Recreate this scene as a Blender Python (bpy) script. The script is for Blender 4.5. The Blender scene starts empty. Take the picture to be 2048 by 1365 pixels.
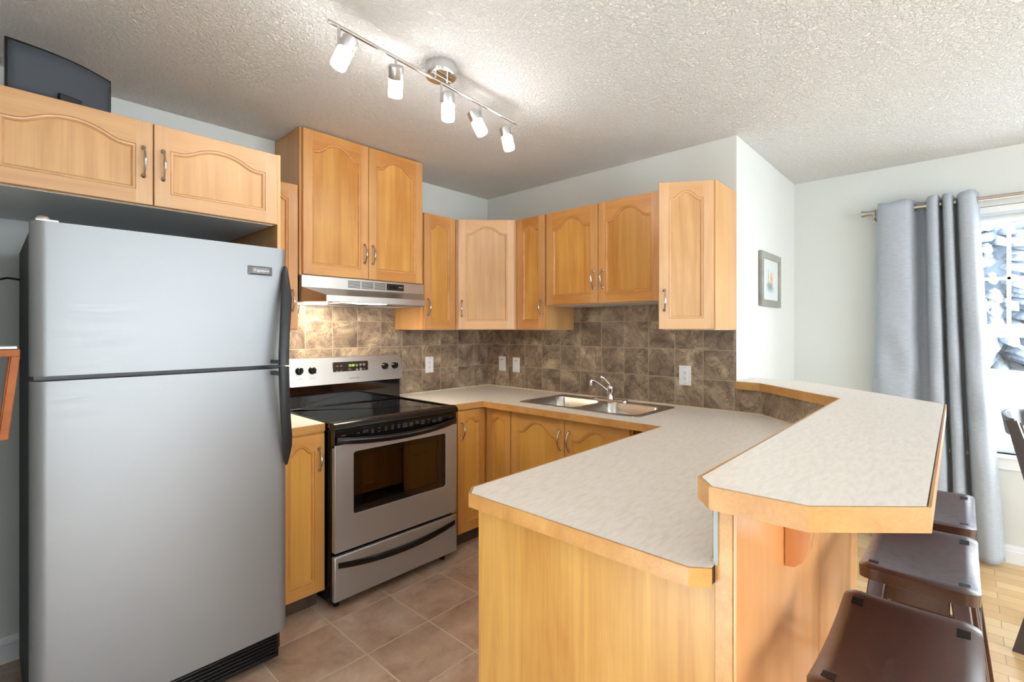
import bpy, bmesh, math, random
from mathutils import Vector, Matrix
from mathutils.geometry import tessellate_polygon
random.seed(7)
S = bpy.context.scene
COL = S.collection
R = math.radians
PI = math.pi

# ------------------------------------------------------------------ camera, world, exposure
cam = bpy.data.cameras.new('camera')
cam.sensor_width = 36.0
cam.lens = 973.6 / 2048 * 36.0
cam.shift_y = -22.5 / 2048
cam.clip_start = 0.02
camo = bpy.data.objects.new('camera', cam)
camo.location = (-2.834, -2.90, 1.372)
camo.rotation_euler = (R(90), 0, -R(90 - 42.78))
COL.objects.link(camo)
S.camera = camo
S.view_settings.view_transform = 'Standard'
S.view_settings.look = 'None'
S.view_settings.gamma = 1
S.view_settings.use_curve_mapping = False
S.view_settings.exposure = 0.42

w = bpy.data.worlds.new('sky')
S.world = w
w.use_nodes = True
bgn = w.node_tree.nodes['Background']
bgn.inputs[0].default_value = (0.86, 0.945, 1.0, 1)
bgn.inputs[1].default_value = 8.0
try:
    S.cycles.max_bounces = 8
    S.cycles.diffuse_bounces = 5
    S.cycles.glossy_bounces = 3
    S.cycles.sample_clamp_indirect = 6
    S.cycles.caustics_reflective = False
    S.cycles.caustics_refractive = False
except Exception:
    pass


def area_light(name, loc, rot, sx, sy, power, color=(1, 1, 1), portal=False):
    l = bpy.data.lights.new(name, 'AREA')
    l.shape = 'RECTANGLE'
    l.size, l.size_y = sx, sy
    l.energy = power
    l.color = color
    l.cycles.is_portal = portal
    o = bpy.data.objects.new(name, l)
    o.location = loc
    o.rotation_euler = rot
    COL.objects.link(o)
    return o


# daylight through the windows: sky portals in each opening
area_light('window_portal', (1.34, -3.42, 1.38), (0, R(90), 0), 1.5, 1.42, 1, portal=True)
area_light('patio_portal', (-1.3, -6.66, 1.2), (R(90), 0, 0), 3.8, 2.2, 1, portal=True)
area_light('side_portal', (-5.16, -5.2, 1.5), (0, R(-90), 0), 1.2, 1.2, 1, portal=True)

# ------------------------------------------------------------------ helpers


class MB:
    def __init__(self):
        self.v = []
        self.f = []
        self.m = []

    def add(self, verts, faces, mi=0):
        n = len(self.v)
        self.v += [tuple(v) for v in verts]
        for f in faces:
            self.f.append([i + n for i in f])
            self.m.append(mi)
        return self

    def box(self, x0, x1, y0, y1, z0, z1, mi=0):
        vs = [(x, y, z) for x in (x0, x1) for y in (y0, y1) for z in (z0, z1)]
        return self.add(vs, [(0, 1, 3, 2), (4, 6, 7, 5), (0, 4, 5, 1), (2, 3, 7, 6), (0, 2, 6, 4), (1, 5, 7, 3)], mi)

    def prism(self, poly, z0, z1, mi=0, hole=None, axis='z'):
        loops = [poly] + ([hole] if hole else [])
        flat = [p for l in loops for p in l]
        tris = tessellate_polygon([[Vector((p[0], p[1], 0)) for p in l] for l in loops])
        n = len(flat)

        def mp(p, z):
            return (p[0], p[1], z) if axis == 'z' else ((p[0], z, p[1]) if axis == 'y' else (z, p[0], p[1]))
        vs = [mp(p, z0) for p in flat] + [mp(p, z1) for p in flat]
        fs = [tuple(t) for t in tris] + [tuple(n + i for i in reversed(t)) for t in tris]
        off = 0
        for l in loops:
            k = len(l)
            for i in range(k):
                a, b = off + i, off + (i + 1) % k
                fs.append((a, b, b + n, a + n))
            off += k
        return self.add(vs, fs, mi)

    def tube(self, pts, rad, seg=10, mi=0, cap=True, flat=None):
        pts = [Vector(p) for p in pts]
        if not hasattr(rad, '__len__'):
            rad = [rad] * len(pts)
        vs = []
        fs = []
        up = Vector((0, 0, 1))
        t0 = (pts[1] - pts[0]).normalized()
        if abs(t0.dot(up)) > .9:
            up = Vector((0, 1, 0))
        n = (up - t0 * up.dot(t0)).normalized()
        for i, p in enumerate(pts):
            a = pts[max(i - 1, 0)]
            b = pts[min(i + 1, len(pts) - 1)]
            t = (b - a).normalized()
            n = (n - t * n.dot(t)).normalized()
            bt = t.cross(n)
            fl = flat or 1
            for k in range(seg):
                an = 2 * PI * k / seg
                vs.append(p + n * math.cos(an) * rad[i] + bt * math.sin(an) * rad[i] * fl)
        for i in range(len(pts) - 1):
            for k in range(seg):
                a = i * seg + k
                b = i * seg + (k + 1) % seg
                fs.append((a, b, b + seg, a + seg))
        if cap:
            fs.append(tuple(reversed(range(seg))))
            fs.append(tuple(range((len(pts) - 1) * seg, len(pts) * seg)))
        return self.add(vs, fs, mi)

    def lathe(self, prof, seg=24, loc=(0, 0, 0), rot=None, mi=0):
        vs = []
        M = rot or Matrix.Identity(3)
        for r, z in prof:
            for k in range(seg):
                an = 2 * PI * k / seg
                vs.append(Vector(loc) + M @ Vector((r * math.cos(an), r * math.sin(an), z)))
        fs = []
        for i in range(len(prof) - 1):
            for k in range(seg):
                a = i * seg + k
                b = i * seg + (k + 1) % seg
                fs.append((a, b, b + seg, a + seg))
        if prof[0][0] > 1e-5:
            fs.append(tuple(reversed(range(seg))))
        if prof[-1][0] > 1e-5:
            fs.append(tuple(range((len(prof) - 1) * seg, len(prof) * seg)))
        return self.add(vs, fs, mi)

    def grid(self, rows, mi=0):
        n = len(rows[0])
        vs = [p for r in rows for p in r]
        fs = []
        for i in range(len(rows) - 1):
            for j in range(n - 1):
                a = i * n + j
                fs.append((a, a + 1, a + n + 1, a + n))
        return self.add(vs, fs, mi)

    def build(self, name, mats, parent=None, loc=(0, 0, 0), rotz=0, bevel=0, seg=2, smooth=True, off=None, solid=0):
        vs = self.v
        if off is not None:
            vs = [(a[0] - off[0], a[1] - off[1], a[2] - off[2]) for a in vs]
        me = bpy.data.meshes.new(name)
        me.from_pydata(vs, [], self.f)
        bm = bmesh.new()
        bm.from_mesh(me)
        bmesh.ops.remove_doubles(bm, verts=bm.verts, dist=1e-6)
        bmesh.ops.recalc_face_normals(bm, faces=bm.faces)
        bm.to_mesh(me)
        bm.free()
        if not isinstance(mats, (list, tuple)):
            mats = [mats]
        for m_ in mats:
            me.materials.append(m_)
        if len(mats) > 1 and len(me.polygons) == len(self.m):
            for p, mi in zip(me.polygons, self.m):
                p.material_index = mi
        if smooth:
            me.polygons.foreach_set('use_smooth', [True] * len(me.polygons))
            me.set_sharp_from_angle(angle=R(35))
        o = bpy.data.objects.new(name, me)
        o.location = loc
        o.rotation_euler = (0, 0, rotz)
        COL.objects.link(o)
        if parent:
            o.parent = parent
        if bevel:
            b = o.modifiers.new('bevel', 'BEVEL')
            b.width = bevel
            b.segments = seg
            b.limit_method = 'ANGLE'
            b.angle_limit = R(40)
            b.harden_normals = False
        if solid:
            s = o.modifiers.new('solid', 'SOLIDIFY')
            s.thickness = solid
            s.offset = 0
        return o


def tag(o, label=None, cat=None, group=None, kind=None):
    if label: o['label'] = label
    if cat: o['category'] = cat
    if group: o['group'] = group
    if kind: o['kind'] = kind
    return o


def empty(name, loc, label, cat, rotz=0, group=None):
    o = bpy.data.objects.new(name, None)
    o.empty_display_size = .1
    o.location = loc
    o.rotation_euler = (0, 0, rotz)
    COL.objects.link(o)
    return tag(o, label, cat, group)


def copy_tree(o, parent=None):
    c = o.copy()
    COL.objects.link(c)
    if parent:
        c.parent = parent
    for ch in list(o.children):
        copy_tree(ch, c)
    return c


def offset_poly(pts, d, closed=False):
    """offset a 2D polyline to its left by d with mitred corners"""
    out = []
    n = len(pts)
    for i in range(n):
        p = Vector(pts[i][:2])
        if closed:
            a = Vector(pts[(i - 1) % n][:2]); b = Vector(pts[(i + 1) % n][:2])
            d1 = (p - a).normalized(); d2 = (b - p).normalized()
        else:
            d1 = (p - Vector(pts[i - 1][:2])).normalized() if i else None
            d2 = (Vector(pts[i + 1][:2]) - p).normalized() if i < n - 1 else None
            d1 = d1 or d2
            d2 = d2 or d1
        n1 = Vector((-d1.y, d1.x)); n2 = Vector((-d2.y, d2.x))
        m = (n1 + n2).normalized()
        k = d / max(.3, m.dot(n1))
        out.append((p.x + m.x * k, p.y + m.y * k))
    return out


def text_mesh(name, body, size, mat, parent, loc, rot, extrude=.0004, shear=0, sx=1):
    cu = bpy.data.curves.new(name, 'FONT')
    cu.body = body
    cu.size = size
    cu.extrude = extrude
    cu.align_x = 'CENTER'
    cu.align_y = 'CENTER'
    cu.shear = shear
    to = bpy.data.objects.new(name + '_tmp', cu)
    COL.objects.link(to)
    dg = bpy.context.evaluated_depsgraph_get()
    dg.update()
    me = bpy.data.meshes.new_from_object(to.evaluated_get(dg))
    bpy.data.objects.remove(to)
    me.materials.clear()
    me.materials.append(mat)
    me.name = name
    o = bpy.data.objects.new(name, me)
    o.location = loc
    o.rotation_euler = rot
    o.scale = (sx, 1, 1)
    o.parent = parent
    COL.objects.link(o)
    return o


# ------------------------------------------------------------------ materials
def srgb(r, g, b):
    def c(v):
        v /= 255
        return v / 12.92 if v <= .04045 else ((v + .055) / 1.055) ** 2.4
    return (c(r), c(g), c(b), 1)


def new_mat(name):
    m = bpy.data.materials.new(name)
    m.use_nodes = True
    nt = m.node_tree
    return m, nt, nt.nodes['Principled BSDF']


def simple(name, col, rough=.5, metal=0, spec=.5, coat=0, emit=None, estr=0):
    m, nt, b = new_mat(name)
    b.inputs['Base Color'].default_value = col
    b.inputs['Roughness'].default_value = rough
    b.inputs['Metallic'].default_value = metal
    b.inputs['Specular IOR Level'].default_value = spec
    b.inputs['Coat Weight'].default_value = coat
    if emit:
        b.inputs['Emission Color'].default_value = emit
        b.inputs['Emission Strength'].default_value = estr
    return m


def nd(nt, t, **kw):
    n = nt.nodes.new(t)
    for k, v in kw.items():
        setattr(n, k, v)
    return n


def ramp(nt, stops):
    r = nd(nt, 'ShaderNodeValToRGB')
    el = r.color_ramp.elements
    while len(el) < len(stops):
        el.new(.5)
    for e, (p, c) in zip(el, stops):
        e.position = p
        e.color = c
    return r


def wood(name, c1, c2, horiz=False, rough=.36, scale=1.0, coat=.15, fig=0.5, axis=None):
    m, nt, b = new_mat(name)
    L = nt.links
    tc = nd(nt, 'ShaderNodeTexCoord')
    oi = nd(nt, 'ShaderNodeObjectInfo')
    mul = nd(nt, 'ShaderNodeMath', operation='MULTIPLY')
    mul.inputs[1].default_value = 37.0
    L.new(oi.outputs['Random'], mul.inputs[0])
    add = nd(nt, 'ShaderNodeVectorMath', operation='ADD')
    L.new(tc.outputs['Object'], add.inputs[0])
    L.new(mul.outputs[0], add.inputs[1])
    mp = nd(nt, 'ShaderNodeMapping')
    ax = axis or ('x' if horiz else 'z')
    s = [14 * scale] * 3
    s['xyz'.index(ax)] = 1.1 * scale
    mp.inputs['Scale'].default_value = s
    L.new(add.outputs[0], mp.inputs['Vector'])
    n1 = nd(nt, 'ShaderNodeTexNoise')
    n1.inputs['Scale'].default_value = 1.0
    n1.inputs['Detail'].default_value = 6
    n1.inputs['Distortion'].default_value = fig
    L.new(mp.outputs[0], n1.inputs['Vector'])
    mp2 = nd(nt, 'ShaderNodeMapping')
    s2 = [160 * scale] * 3
    s2['xyz'.index(ax)] = 5 * scale
    mp2.inputs['Scale'].default_value = s2
    L.new(add.outputs[0], mp2.inputs['Vector'])
    n2 = nd(nt, 'ShaderNodeTexNoise')
    n2.inputs['Scale'].default_value = 1.0
    n2.inputs['Detail'].default_value = 3
    L.new(mp2.outputs[0], n2.inputs['Vector'])
    n3 = nd(nt, 'ShaderNodeTexNoise')
    n3.inputs['Scale'].default_value = 3.5
    n3.inputs['Detail'].default_value = 3
    L.new(add.outputs[0], n3.inputs['Vector'])
    mx = nd(nt, 'ShaderNodeMath', operation='MULTIPLY_ADD')
    L.new(n2.outputs['Fac'], mx.inputs[0])
    mx.inputs[1].default_value = .35
    L.new(n1.outputs['Fac'], mx.inputs[2])
    mx3 = nd(nt, 'ShaderNodeMath', operation='MULTIPLY_ADD')
    L.new(n3.outputs['Fac'], mx3.inputs[0])
    mx3.inputs[1].default_value = .5
    L.new(mx.outputs[0], mx3.inputs[2])
    rp = ramp(nt, [(.62, c1), (1.15, c2)])
    rp.color_ramp.elements[1].position = 1.0
    sub = nd(nt, 'ShaderNodeMapRange')
    sub.inputs[1].default_value = .62
    sub.inputs[2].default_value = 1.2
    L.new(mx3.outputs[0], sub.inputs[0])
    rp.color_ramp.elements[0].position = 0
    L.new(sub.outputs[0], rp.inputs[0])
    hsv = nd(nt, 'ShaderNodeHueSaturation')
    mr = nd(nt, 'ShaderNodeMapRange')
    mr.inputs[3].default_value = .93
    mr.inputs[4].default_value = 1.06
    L.new(oi.outputs['Random'], mr.inputs[0])
    L.new(mr.outputs[0], hsv.inputs['Value'])
    L.new(rp.outputs[0], hsv.inputs['Color'])
    L.new(hsv.outputs[0], b.inputs['Base Color'])
    b.inputs['Roughness'].default_value = rough
    b.inputs['Coat Weight'].default_value = coat
    b.inputs['Coat Roughness'].default_value = .25
    return m


def bump_of(nt, b, height_socket, strength, dist):
    bp = nd(nt, 'ShaderNodeBump')
    bp.inputs['Strength'].default_value = strength
    bp.inputs['Distance'].default_value = dist
    nt.links.new(height_socket, bp.inputs['Height'])
    nt.links.new(bp.outputs[0], b.inputs['Normal'])
    return bp


W_LIGHT = (srgb(236, 200, 156), srgb(216, 170, 118))
W_MID = (srgb(232, 188, 128), srgb(208, 155, 92))
W_GOLD = (srgb(226, 178, 104), srgb(203, 145, 74))
M = {}
M['stile'] = wood('maple_stile', srgb(222, 170, 110), srgb(192, 134, 78))
M['rail'] = wood('maple_rail', srgb(218, 160, 92), srgb(186, 122, 58), horiz=True)
M['panel'] = wood('maple_panel', srgb(220, 168, 90), srgb(188, 126, 56), fig=1.0)
M['stile_pale'] = wood('lit_maple_stile', srgb(224, 184, 140), srgb(200, 152, 108))  # paler copies of the maple; tone stands in for light on angled doors
M['rail_pale'] = wood('lit_maple_rail', srgb(222, 178, 130), srgb(200, 150, 100), horiz=True)
M['panel_pale'] = wood('lit_maple_panel', srgb(222, 176, 122), srgb(194, 146, 94), fig=1.2)
M['stile_gold'] = wood('golden_maple_stile', srgb(222, 168, 96), srgb(200, 142, 70))
M['rail_gold'] = wood('golden_maple_rail', srgb(222, 168, 96), srgb(200, 140, 68), horiz=True)
M['panel_gold'] = wood('golden_maple_panel', srgb(224, 172, 88), srgb(202, 146, 62))
M['carcass'] = wood('maple_carcass', srgb(224, 178, 118), srgb(202, 150, 92))
M['end_panel'] = wood('golden_plywood', srgb(222, 176, 98), srgb(186, 130, 58), scale=.8, fig=1.8)
M['back_panel'] = wood('orange_maple_plywood', srgb(232, 170, 112), srgb(216, 148, 88), rough=.28, coat=.5)
M['edge_wood'] = wood('maple_edging', srgb(216, 166, 100), srgb(186, 130, 66), horiz=True)
M['edge_orange'] = wood('orange_maple_edging', srgb(222, 150, 72), srgb(198, 122, 48), horiz=True)
M['walnut'] = wood('dark_walnut', srgb(74, 42, 33), srgb(52, 28, 22), horiz=True, rough=.3, coat=.4, scale=.5, fig=.2)
M['espresso'] = simple('espresso_wood', srgb(70, 66, 68), .35, coat=.3)
M['redwood'] = wood('reddish_oak', srgb(172, 92, 14), srgb(128, 62, 8), horiz=True, rough=.55, coat=0)
M['white_trim'] = simple('white_trim_paint', srgb(236, 239, 240), .4)
M['black'] = simple('black_plastic', srgb(14, 14, 15), .35)
M['black_gloss'] = simple('black_glass_enamel', srgb(8, 8, 9), .07, coat=.6)
M['black_satin'] = simple('satin_black_enamel', srgb(12, 12, 13), .22)
M['fridge_side'] = simple('textured_charcoal_side', srgb(58, 62, 66), .6)
M['handle_black'] = simple('charcoal_handle', srgb(34, 37, 42), .42)
M['chrome'] = simple('chrome', (.72, .72, .73, 1), .14, 1)
M['nickel'] = simple('brushed_nickel', (.52, .48, .43, 1), .26, 1)
M['steel_cap'] = simple('satin_chrome', (.62, .62, .62, 1), .3, 1)
M['plate'] = simple('white_outlet_plastic', srgb(238, 240, 243), .35)
M['slot'] = simple('dark_slot', srgb(60, 60, 62), .6)
M['darkline'] = simple('laminate_core', srgb(70, 52, 40), .6)
M['toekick'] = None
M['caulk'] = simple('cream_caulk', srgb(214, 204, 180), .5)
M['speaker_grille'] = simple('speaker_mesh', srgb(70, 76, 84), .75)
M['glow'] = simple('lit_acrylic', (1, 1, 1, 1), .4, emit=(1, .98, .95, 1), estr=34)
M['hood_lens'] = simple('lit_lens', (1, 1, 1, 1), .4, emit=(1, .86, .66, 1), estr=75)
M['led_green'] = simple('green_led', (0, 0, 0, 1), .4, emit=(.55, 1, .12, 1), estr=1.2)
M['print_grey'] = simple('grey_print', srgb(110, 110, 112), .5)
M['print_white'] = simple('white_print', srgb(240, 240, 240), .5)
M['key_print'] = simple('faded_white_print', srgb(120, 114, 110), .5)
M['mat_board'] = simple('mat_board', srgb(228, 234, 236), .7)
M['filler'] = simple('grey_plaster_filler', srgb(176, 184, 188), .7)
M['melamine'] = simple('white_melamine', srgb(222, 224, 224), .45)
M['peg'] = simple('black_peg', srgb(12, 10, 10), .5, spec=.15)


def steel(name, base, rough=.3, ax='x', metal=1.0, aniso=0):
    m, nt, b = new_mat(name)
    L = nt.links
    tc = nd(nt, 'ShaderNodeTexCoord')
    mp = nd(nt, 'ShaderNodeMapping')
    s = [300, 300, 300]
    s['xyz'.index(ax)] = 3
    mp.inputs['Scale'].default_value = s
    L.new(tc.outputs['Object'], mp.inputs['Vector'])
    n = nd(nt, 'ShaderNodeTexNoise')
    n.inputs['Scale'].default_value = 1
    n.inputs['Detail'].default_value = 2
    L.new(mp.outputs[0], n.inputs['Vector'])
    mr = nd(nt, 'ShaderNodeMapRange')
    mr.inputs[3].default_value = rough - .05
    mr.inputs[4].default_value = rough + .06
    L.new(n.outputs['Fac'], mr.inputs[0])
    L.new(mr.outputs[0], b.inputs['Roughness'])
    b.inputs['Base Color'].default_value = base
    b.inputs['Metallic'].default_value = metal
    bump_of(nt, b, n.outputs['Fac'], .04, .001)
    return m


M['steel'] = steel('brushed_stainless', (.60, .59, .58, 1), .3)
M['steel_sink'] = steel('sink_stainless', (.50, .48, .46, 1), .24)
M['fridge_steel'] = steel('silver_mist_steel', (.325, .34, .355, 1), .44, metal=.65)
M['range_steel'] = steel('range_stainless', (.50, .53, .57, 1), .36, metal=.75)


def wall_paint(name, col):
    m, nt, b = new_mat(name)
    tc = nd(nt, 'ShaderNodeTexCoord')
    n = nd(nt, 'ShaderNodeTexNoise')
    n.inputs['Scale'].default_value = 180
    n.inputs['Detail'].default_value = 2
    nt.links.new(tc.outputs['Object'], n.inputs['Vector'])
    bump_of(nt, b, n.outputs['Fac'], .12, .002)
    b.inputs['Base Color'].default_value = col
    b.inputs['Roughness'].default_value = .6
    return m


M['wall'] = wall_paint('grey_green_wall_paint', srgb(218, 221, 218))


def ceiling_mat():
    m, nt, b = new_mat('stippled_ceiling')
    L = nt.links
    tc = nd(nt, 'ShaderNodeTexCoord')
    n = nd(nt, 'ShaderNodeTexNoise')
    n.inputs['Scale'].default_value = 75
    n.inputs['Detail'].default_value = 4
    n.inputs['Roughness'].default_value = .62
    n.inputs['Distortion'].default_value = .6
    L.new(tc.outputs['Object'], n.inputs['Vector'])
    rp = ramp(nt, [(.40, (0, 0, 0, 1)), (.62, (1, 1, 1, 1))])
    L.new(n.outputs['Fac'], rp.inputs[0])
    bump_of(nt, b, rp.outputs[0], 1.0, .007)
    b.inputs['Base Color'].default_value = srgb(245, 244, 242)
    b.inputs['Roughness'].default_value = .85
    return m


M['ceiling'] = ceiling_mat()


def tile_mat(name, pitch_u, pitch_v, off_u, off_v, cols, grout, gw, ua='x', va='z', rough=.35, nscale=6, bump=.3, vein=None, dist=.9):
    """square stone tiles on a plane spanned by two object axes"""
    m, nt, b = new_mat(name)
    L = nt.links
    tc = nd(nt, 'ShaderNodeTexCoord')
    sp = nd(nt, 'ShaderNodeSeparateXYZ')
    L.new(tc.outputs['Object'], sp.inputs[0])

    def chain(axis, off, pitch):
        a = nd(nt, 'ShaderNodeMath', operation='SUBTRACT')
        L.new(sp.outputs['XYZ'.index(axis.upper())], a.inputs[0])
        a.inputs[1].default_value = off
        d = nd(nt, 'ShaderNodeMath', operation='DIVIDE')
        L.new(a.outputs[0], d.inputs[0])
        d.inputs[1].default_value = pitch
        fl = nd(nt, 'ShaderNodeMath', operation='FLOOR')
        L.new(d.outputs[0], fl.inputs[0])
        fr = nd(nt, 'ShaderNodeMath', operation='FRACT')
        L.new(d.outputs[0], fr.inputs[0])
        pp = nd(nt, 'ShaderNodeMath', operation='PINGPONG')
        L.new(fr.outputs[0], pp.inputs[0])
        pp.inputs[1].default_value = .5
        sc = nd(nt, 'ShaderNodeMath', operation='MULTIPLY')
        L.new(pp.outputs[0], sc.inputs[0])
        sc.inputs[1].default_value = pitch
        return fl, sc
    fu, du = chain(ua, off_u, pitch_u)
    fv, dv = chain(va, off_v, pitch_v)
    mn = nd(nt, 'ShaderNodeMath', operation='MINIMUM')
    L.new(du.outputs[0], mn.inputs[0])
    L.new(dv.outputs[0], mn.inputs[1])
    gr = nd(nt, 'ShaderNodeMapRange')
    gr.inputs[1].default_value = gw * .5
    gr.inputs[2].default_value = gw * .5 + .0012
    L.new(mn.outputs[0], gr.inputs[0])
    cb = nd(nt, 'ShaderNodeCombineXYZ')
    L.new(fu.outputs[0], cb.inputs[0])
    L.new(fv.outputs[0], cb.inputs[1])
    wn = nd(nt, 'ShaderNodeTexWhiteNoise')
    L.new(cb.outputs[0], wn.inputs['Vector'])
    sc = nd(nt, 'ShaderNodeVectorMath', operation='SCALE')
    L.new(wn.outputs['Color'], sc.inputs[0])
    sc.inputs['Scale'].default_value = 23
    ad = nd(nt, 'ShaderNodeVectorMath', operation='ADD')
    L.new(tc.outputs['Object'], ad.inputs[0])
    L.new(sc.outputs[0], ad.inputs[1])
    n = nd(nt, 'ShaderNodeTexNoise')
    n.inputs['Scale'].default_value = nscale
    n.inputs['Detail'].default_value = 8
    n.inputs['Roughness'].default_value = .66
    n.inputs['Distortion'].default_value = dist
    L.new(ad.outputs[0], n.inputs['Vector'])
    rp = ramp(nt, cols)
    L.new(n.outputs['Fac'], rp.inputs[0])
    last = rp.outputs[0]
    if vein:
        n2 = nd(nt, 'ShaderNodeTexNoise')
        n2.inputs['Scale'].default_value = nscale * .9
        n2.inputs['Detail'].default_value = 5
        n2.inputs['Distortion'].default_value = 2.6
        L.new(ad.outputs[0], n2.inputs['Vector'])
        ab = nd(nt, 'ShaderNodeMath', operation='SUBTRACT')
        L.new(n2.outputs['Fac'], ab.inputs[0])
        ab.inputs[1].default_value = .5
        ab2 = nd(nt, 'ShaderNodeMath', operation='ABSOLUTE')
        L.new(ab.outputs[0], ab2.inputs[0])
        vr = nd(nt, 'ShaderNodeMapRange')
        vr.inputs[1].default_value = 0
        vr.inputs[2].default_value = .028
        vr.inputs[3].default_value = .55
        vr.inputs[4].default_value = 0
        L.new(ab2.outputs[0], vr.inputs[0])
        mv = nd(nt, 'ShaderNodeMix', data_type='RGBA')
        L.new(vr.outputs[0], mv.inputs[0])
        L.new(last, mv.inputs[6])
        mv.inputs[7].default_value = vein
        last = mv.outputs[2]
    hsv = nd(nt, 'ShaderNodeHueSaturation')
    mr = nd(nt, 'ShaderNodeMapRange')
    mr.inputs[3].default_value = .86
    mr.inputs[4].default_value = 1.12
    L.new(wn.outputs['Value'], mr.inputs[0])
    L.new(mr.outputs[0], hsv.inputs['Value'])
    L.new(last, hsv.inputs['Color'])
    mix = nd(nt, 'ShaderNodeMix', data_type='RGBA')
    L.new(gr.outputs[0], mix.inputs[0])
    mix.inputs[6].default_value = grout
    L.new(hsv.outputs[0], mix.inputs[7])
    L.new(mix.outputs[2], b.inputs['Base Color'])
    b.inputs['Roughness'].default_value = rough
    hm = nd(nt, 'ShaderNodeMath', operation='MULTIPLY_ADD')
    L.new(n.outputs['Fac'], hm.inputs[0])
    hm.inputs[1].default_value = .25
    L.new(gr.outputs[0], hm.inputs[2])
    bump_of(nt, b, hm.outputs[0], bump, .003)
    return m


SPL = [(.30, srgb(88, 72, 60)), (.44, srgb(130, 112, 95)), (.55, srgb(156, 138, 118)), (.70, srgb(202, 182, 152))]
GROUT = srgb(172, 158, 136)
M['splash_a'] = tile_mat('slate_tile_splash', .172, .171, -.502, .914, SPL, GROUT, .003, vein=srgb(66, 48, 36))
M['splash_b'] = tile_mat('slate_tile_splash_sink_wall', .172, .171, .076, .914, SPL, GROUT, .003, vein=srgb(66, 48, 36))
M['splash_c'] = tile_mat('slate_tile_splash_half_wall', .172, .2, .128, .90, SPL, GROUT, .003, vein=srgb(66, 48, 36))
M['toekick'] = tile_mat('slate_toe_kick', .322, .4, 0, -.1, [(.3, srgb(70, 56, 46)), (.5, srgb(98, 82, 68)), (.7, srgb(124, 106, 90))], GROUT, .002)
M['floor_tile'] = tile_mat('stone_floor_tile', .322, .322, -1.418, -1.054,
                           [(.3, srgb(170, 142, 122)), (.46, srgb(200, 172, 150)), (.58, srgb(214, 190, 170)), (.72, srgb(230, 212, 194))],
                           srgb(224, 210, 192), .005, ua='x', va='y', rough=.32, nscale=5, bump=.25, dist=.4)


def hardwood():
    m, nt, b = new_mat('maple_strip_floor')
    L = nt.links
    tc = nd(nt, 'ShaderNodeTexCoord')
    sp = nd(nt, 'ShaderNodeSeparateXYZ')
    L.new(tc.outputs['Object'], sp.inputs[0])
    cb = nd(nt, 'ShaderNodeCombineXYZ')
    L.new(sp.outputs[1], cb.inputs[0])
    L.new(sp.outputs[0], cb.inputs[1])
    br = nd(nt, 'ShaderNodeTexBrick')
    br.offset = .37
    br.inputs['Scale'].default_value = 1
    br.inputs['Mortar Size'].default_value = .0012
    br.inputs['Brick Width'].default_value = .9
    br.inputs['Row Height'].default_value = .083
    br.inputs['Color1'].default_value = srgb(232, 200, 150)
    br.inputs['Color2'].default_value = srgb(214, 172, 118)
    br.inputs['Mortar'].default_value = srgb(150, 110, 70)
    L.new(cb.outputs[0], br.inputs['Vector'])
    mp = nd(nt, 'ShaderNodeMapping')
    mp.inputs['Scale'].default_value = (90, 3, 1)
    L.new(tc.outputs['Object'], mp.inputs['Vector'])
    n = nd(nt, 'ShaderNodeTexNoise')
    n.inputs['Scale'].default_value = 1
    n.inputs['Detail'].default_value = 4
    L.new(mp.outputs[0], n.inputs['Vector'])
    mx = nd(nt, 'ShaderNodeMix', data_type='RGBA', blend_type='MULTIPLY')
    mx.inputs[0].default_value = .35
    rp = ramp(nt, [(.3, (.75, .7, .62, 1)), (.7, (1, 1, 1, 1))])
    L.new(n.outputs['Fac'], rp.inputs[0])
    L.new(br.outputs['Color'], mx.inputs[6])
    L.new(rp.outputs[0], mx.inputs[7])
    L.new(mx.outputs[2], b.inputs['Base Color'])
    b.inputs['Roughness'].default_value = .28
    return m


M['hardwood'] = hardwood()


def laminate():
    m, nt, b = new_mat('mottled_laminate')
    L = nt.links
    tc = nd(nt, 'ShaderNodeTexCoord')
    mp = nd(nt, 'ShaderNodeMapping')
    mp.inputs['Rotation'].default_value = (0, 0, R(35))
    mp.inputs['Scale'].default_value = (22, 90, 22)
    L.new(tc.outputs['Object'], mp.inputs['Vector'])
    n = nd(nt, 'ShaderNodeTexNoise')
    n.inputs['Scale'].default_value = 1
    n.inputs['Detail'].default_value = 6
    n.inputs['Roughness'].default_value = .6
    L.new(mp.outputs[0], n.inputs['Vector'])
    rp = ramp(nt, [(.3, srgb(230, 224, 215)), (.5, srgb(239, 235, 228)), (.7, srgb(244, 241, 236))])
    L.new(n.outputs['Fac'], rp.inputs[0])
    L.new(rp.outputs[0], b.inputs['Base Color'])
    b.inputs['Roughness'].default_value = .38
    return m


M['laminate'] = laminate()


def fabric(name, c1, c2):
    m, nt, b = new_mat(name)
    L = nt.links
    tc = nd(nt, 'ShaderNodeTexCoord')
    mp = nd(nt, 'ShaderNodeMapping')
    mp.inputs['Scale'].default_value = (30, 30, 420)
    L.new(tc.outputs['Object'], mp.inputs['Vector'])
    n = nd(nt, 'ShaderNodeTexNoise')
    n.inputs['Scale'].default_value = 1
    n.inputs['Detail'].default_value = 3
    L.new(mp.outputs[0], n.inputs['Vector'])
    rp = ramp(nt, [(.3, c1), (.7, c2)])
    L.new(n.outputs['Fac'], rp.inputs[0])
    L.new(rp.outputs[0], b.inputs['Base Color'])
    b.inputs['Roughness'].default_value = .8
    b.inputs['Sheen Weight'].default_value = .2
    bump_of(nt, b, n.outputs['Fac'], .1, .001)
    return m


M['curtain'] = fabric('blue_grey_curtain', srgb(158, 166, 178), srgb(178, 185, 195))


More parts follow.
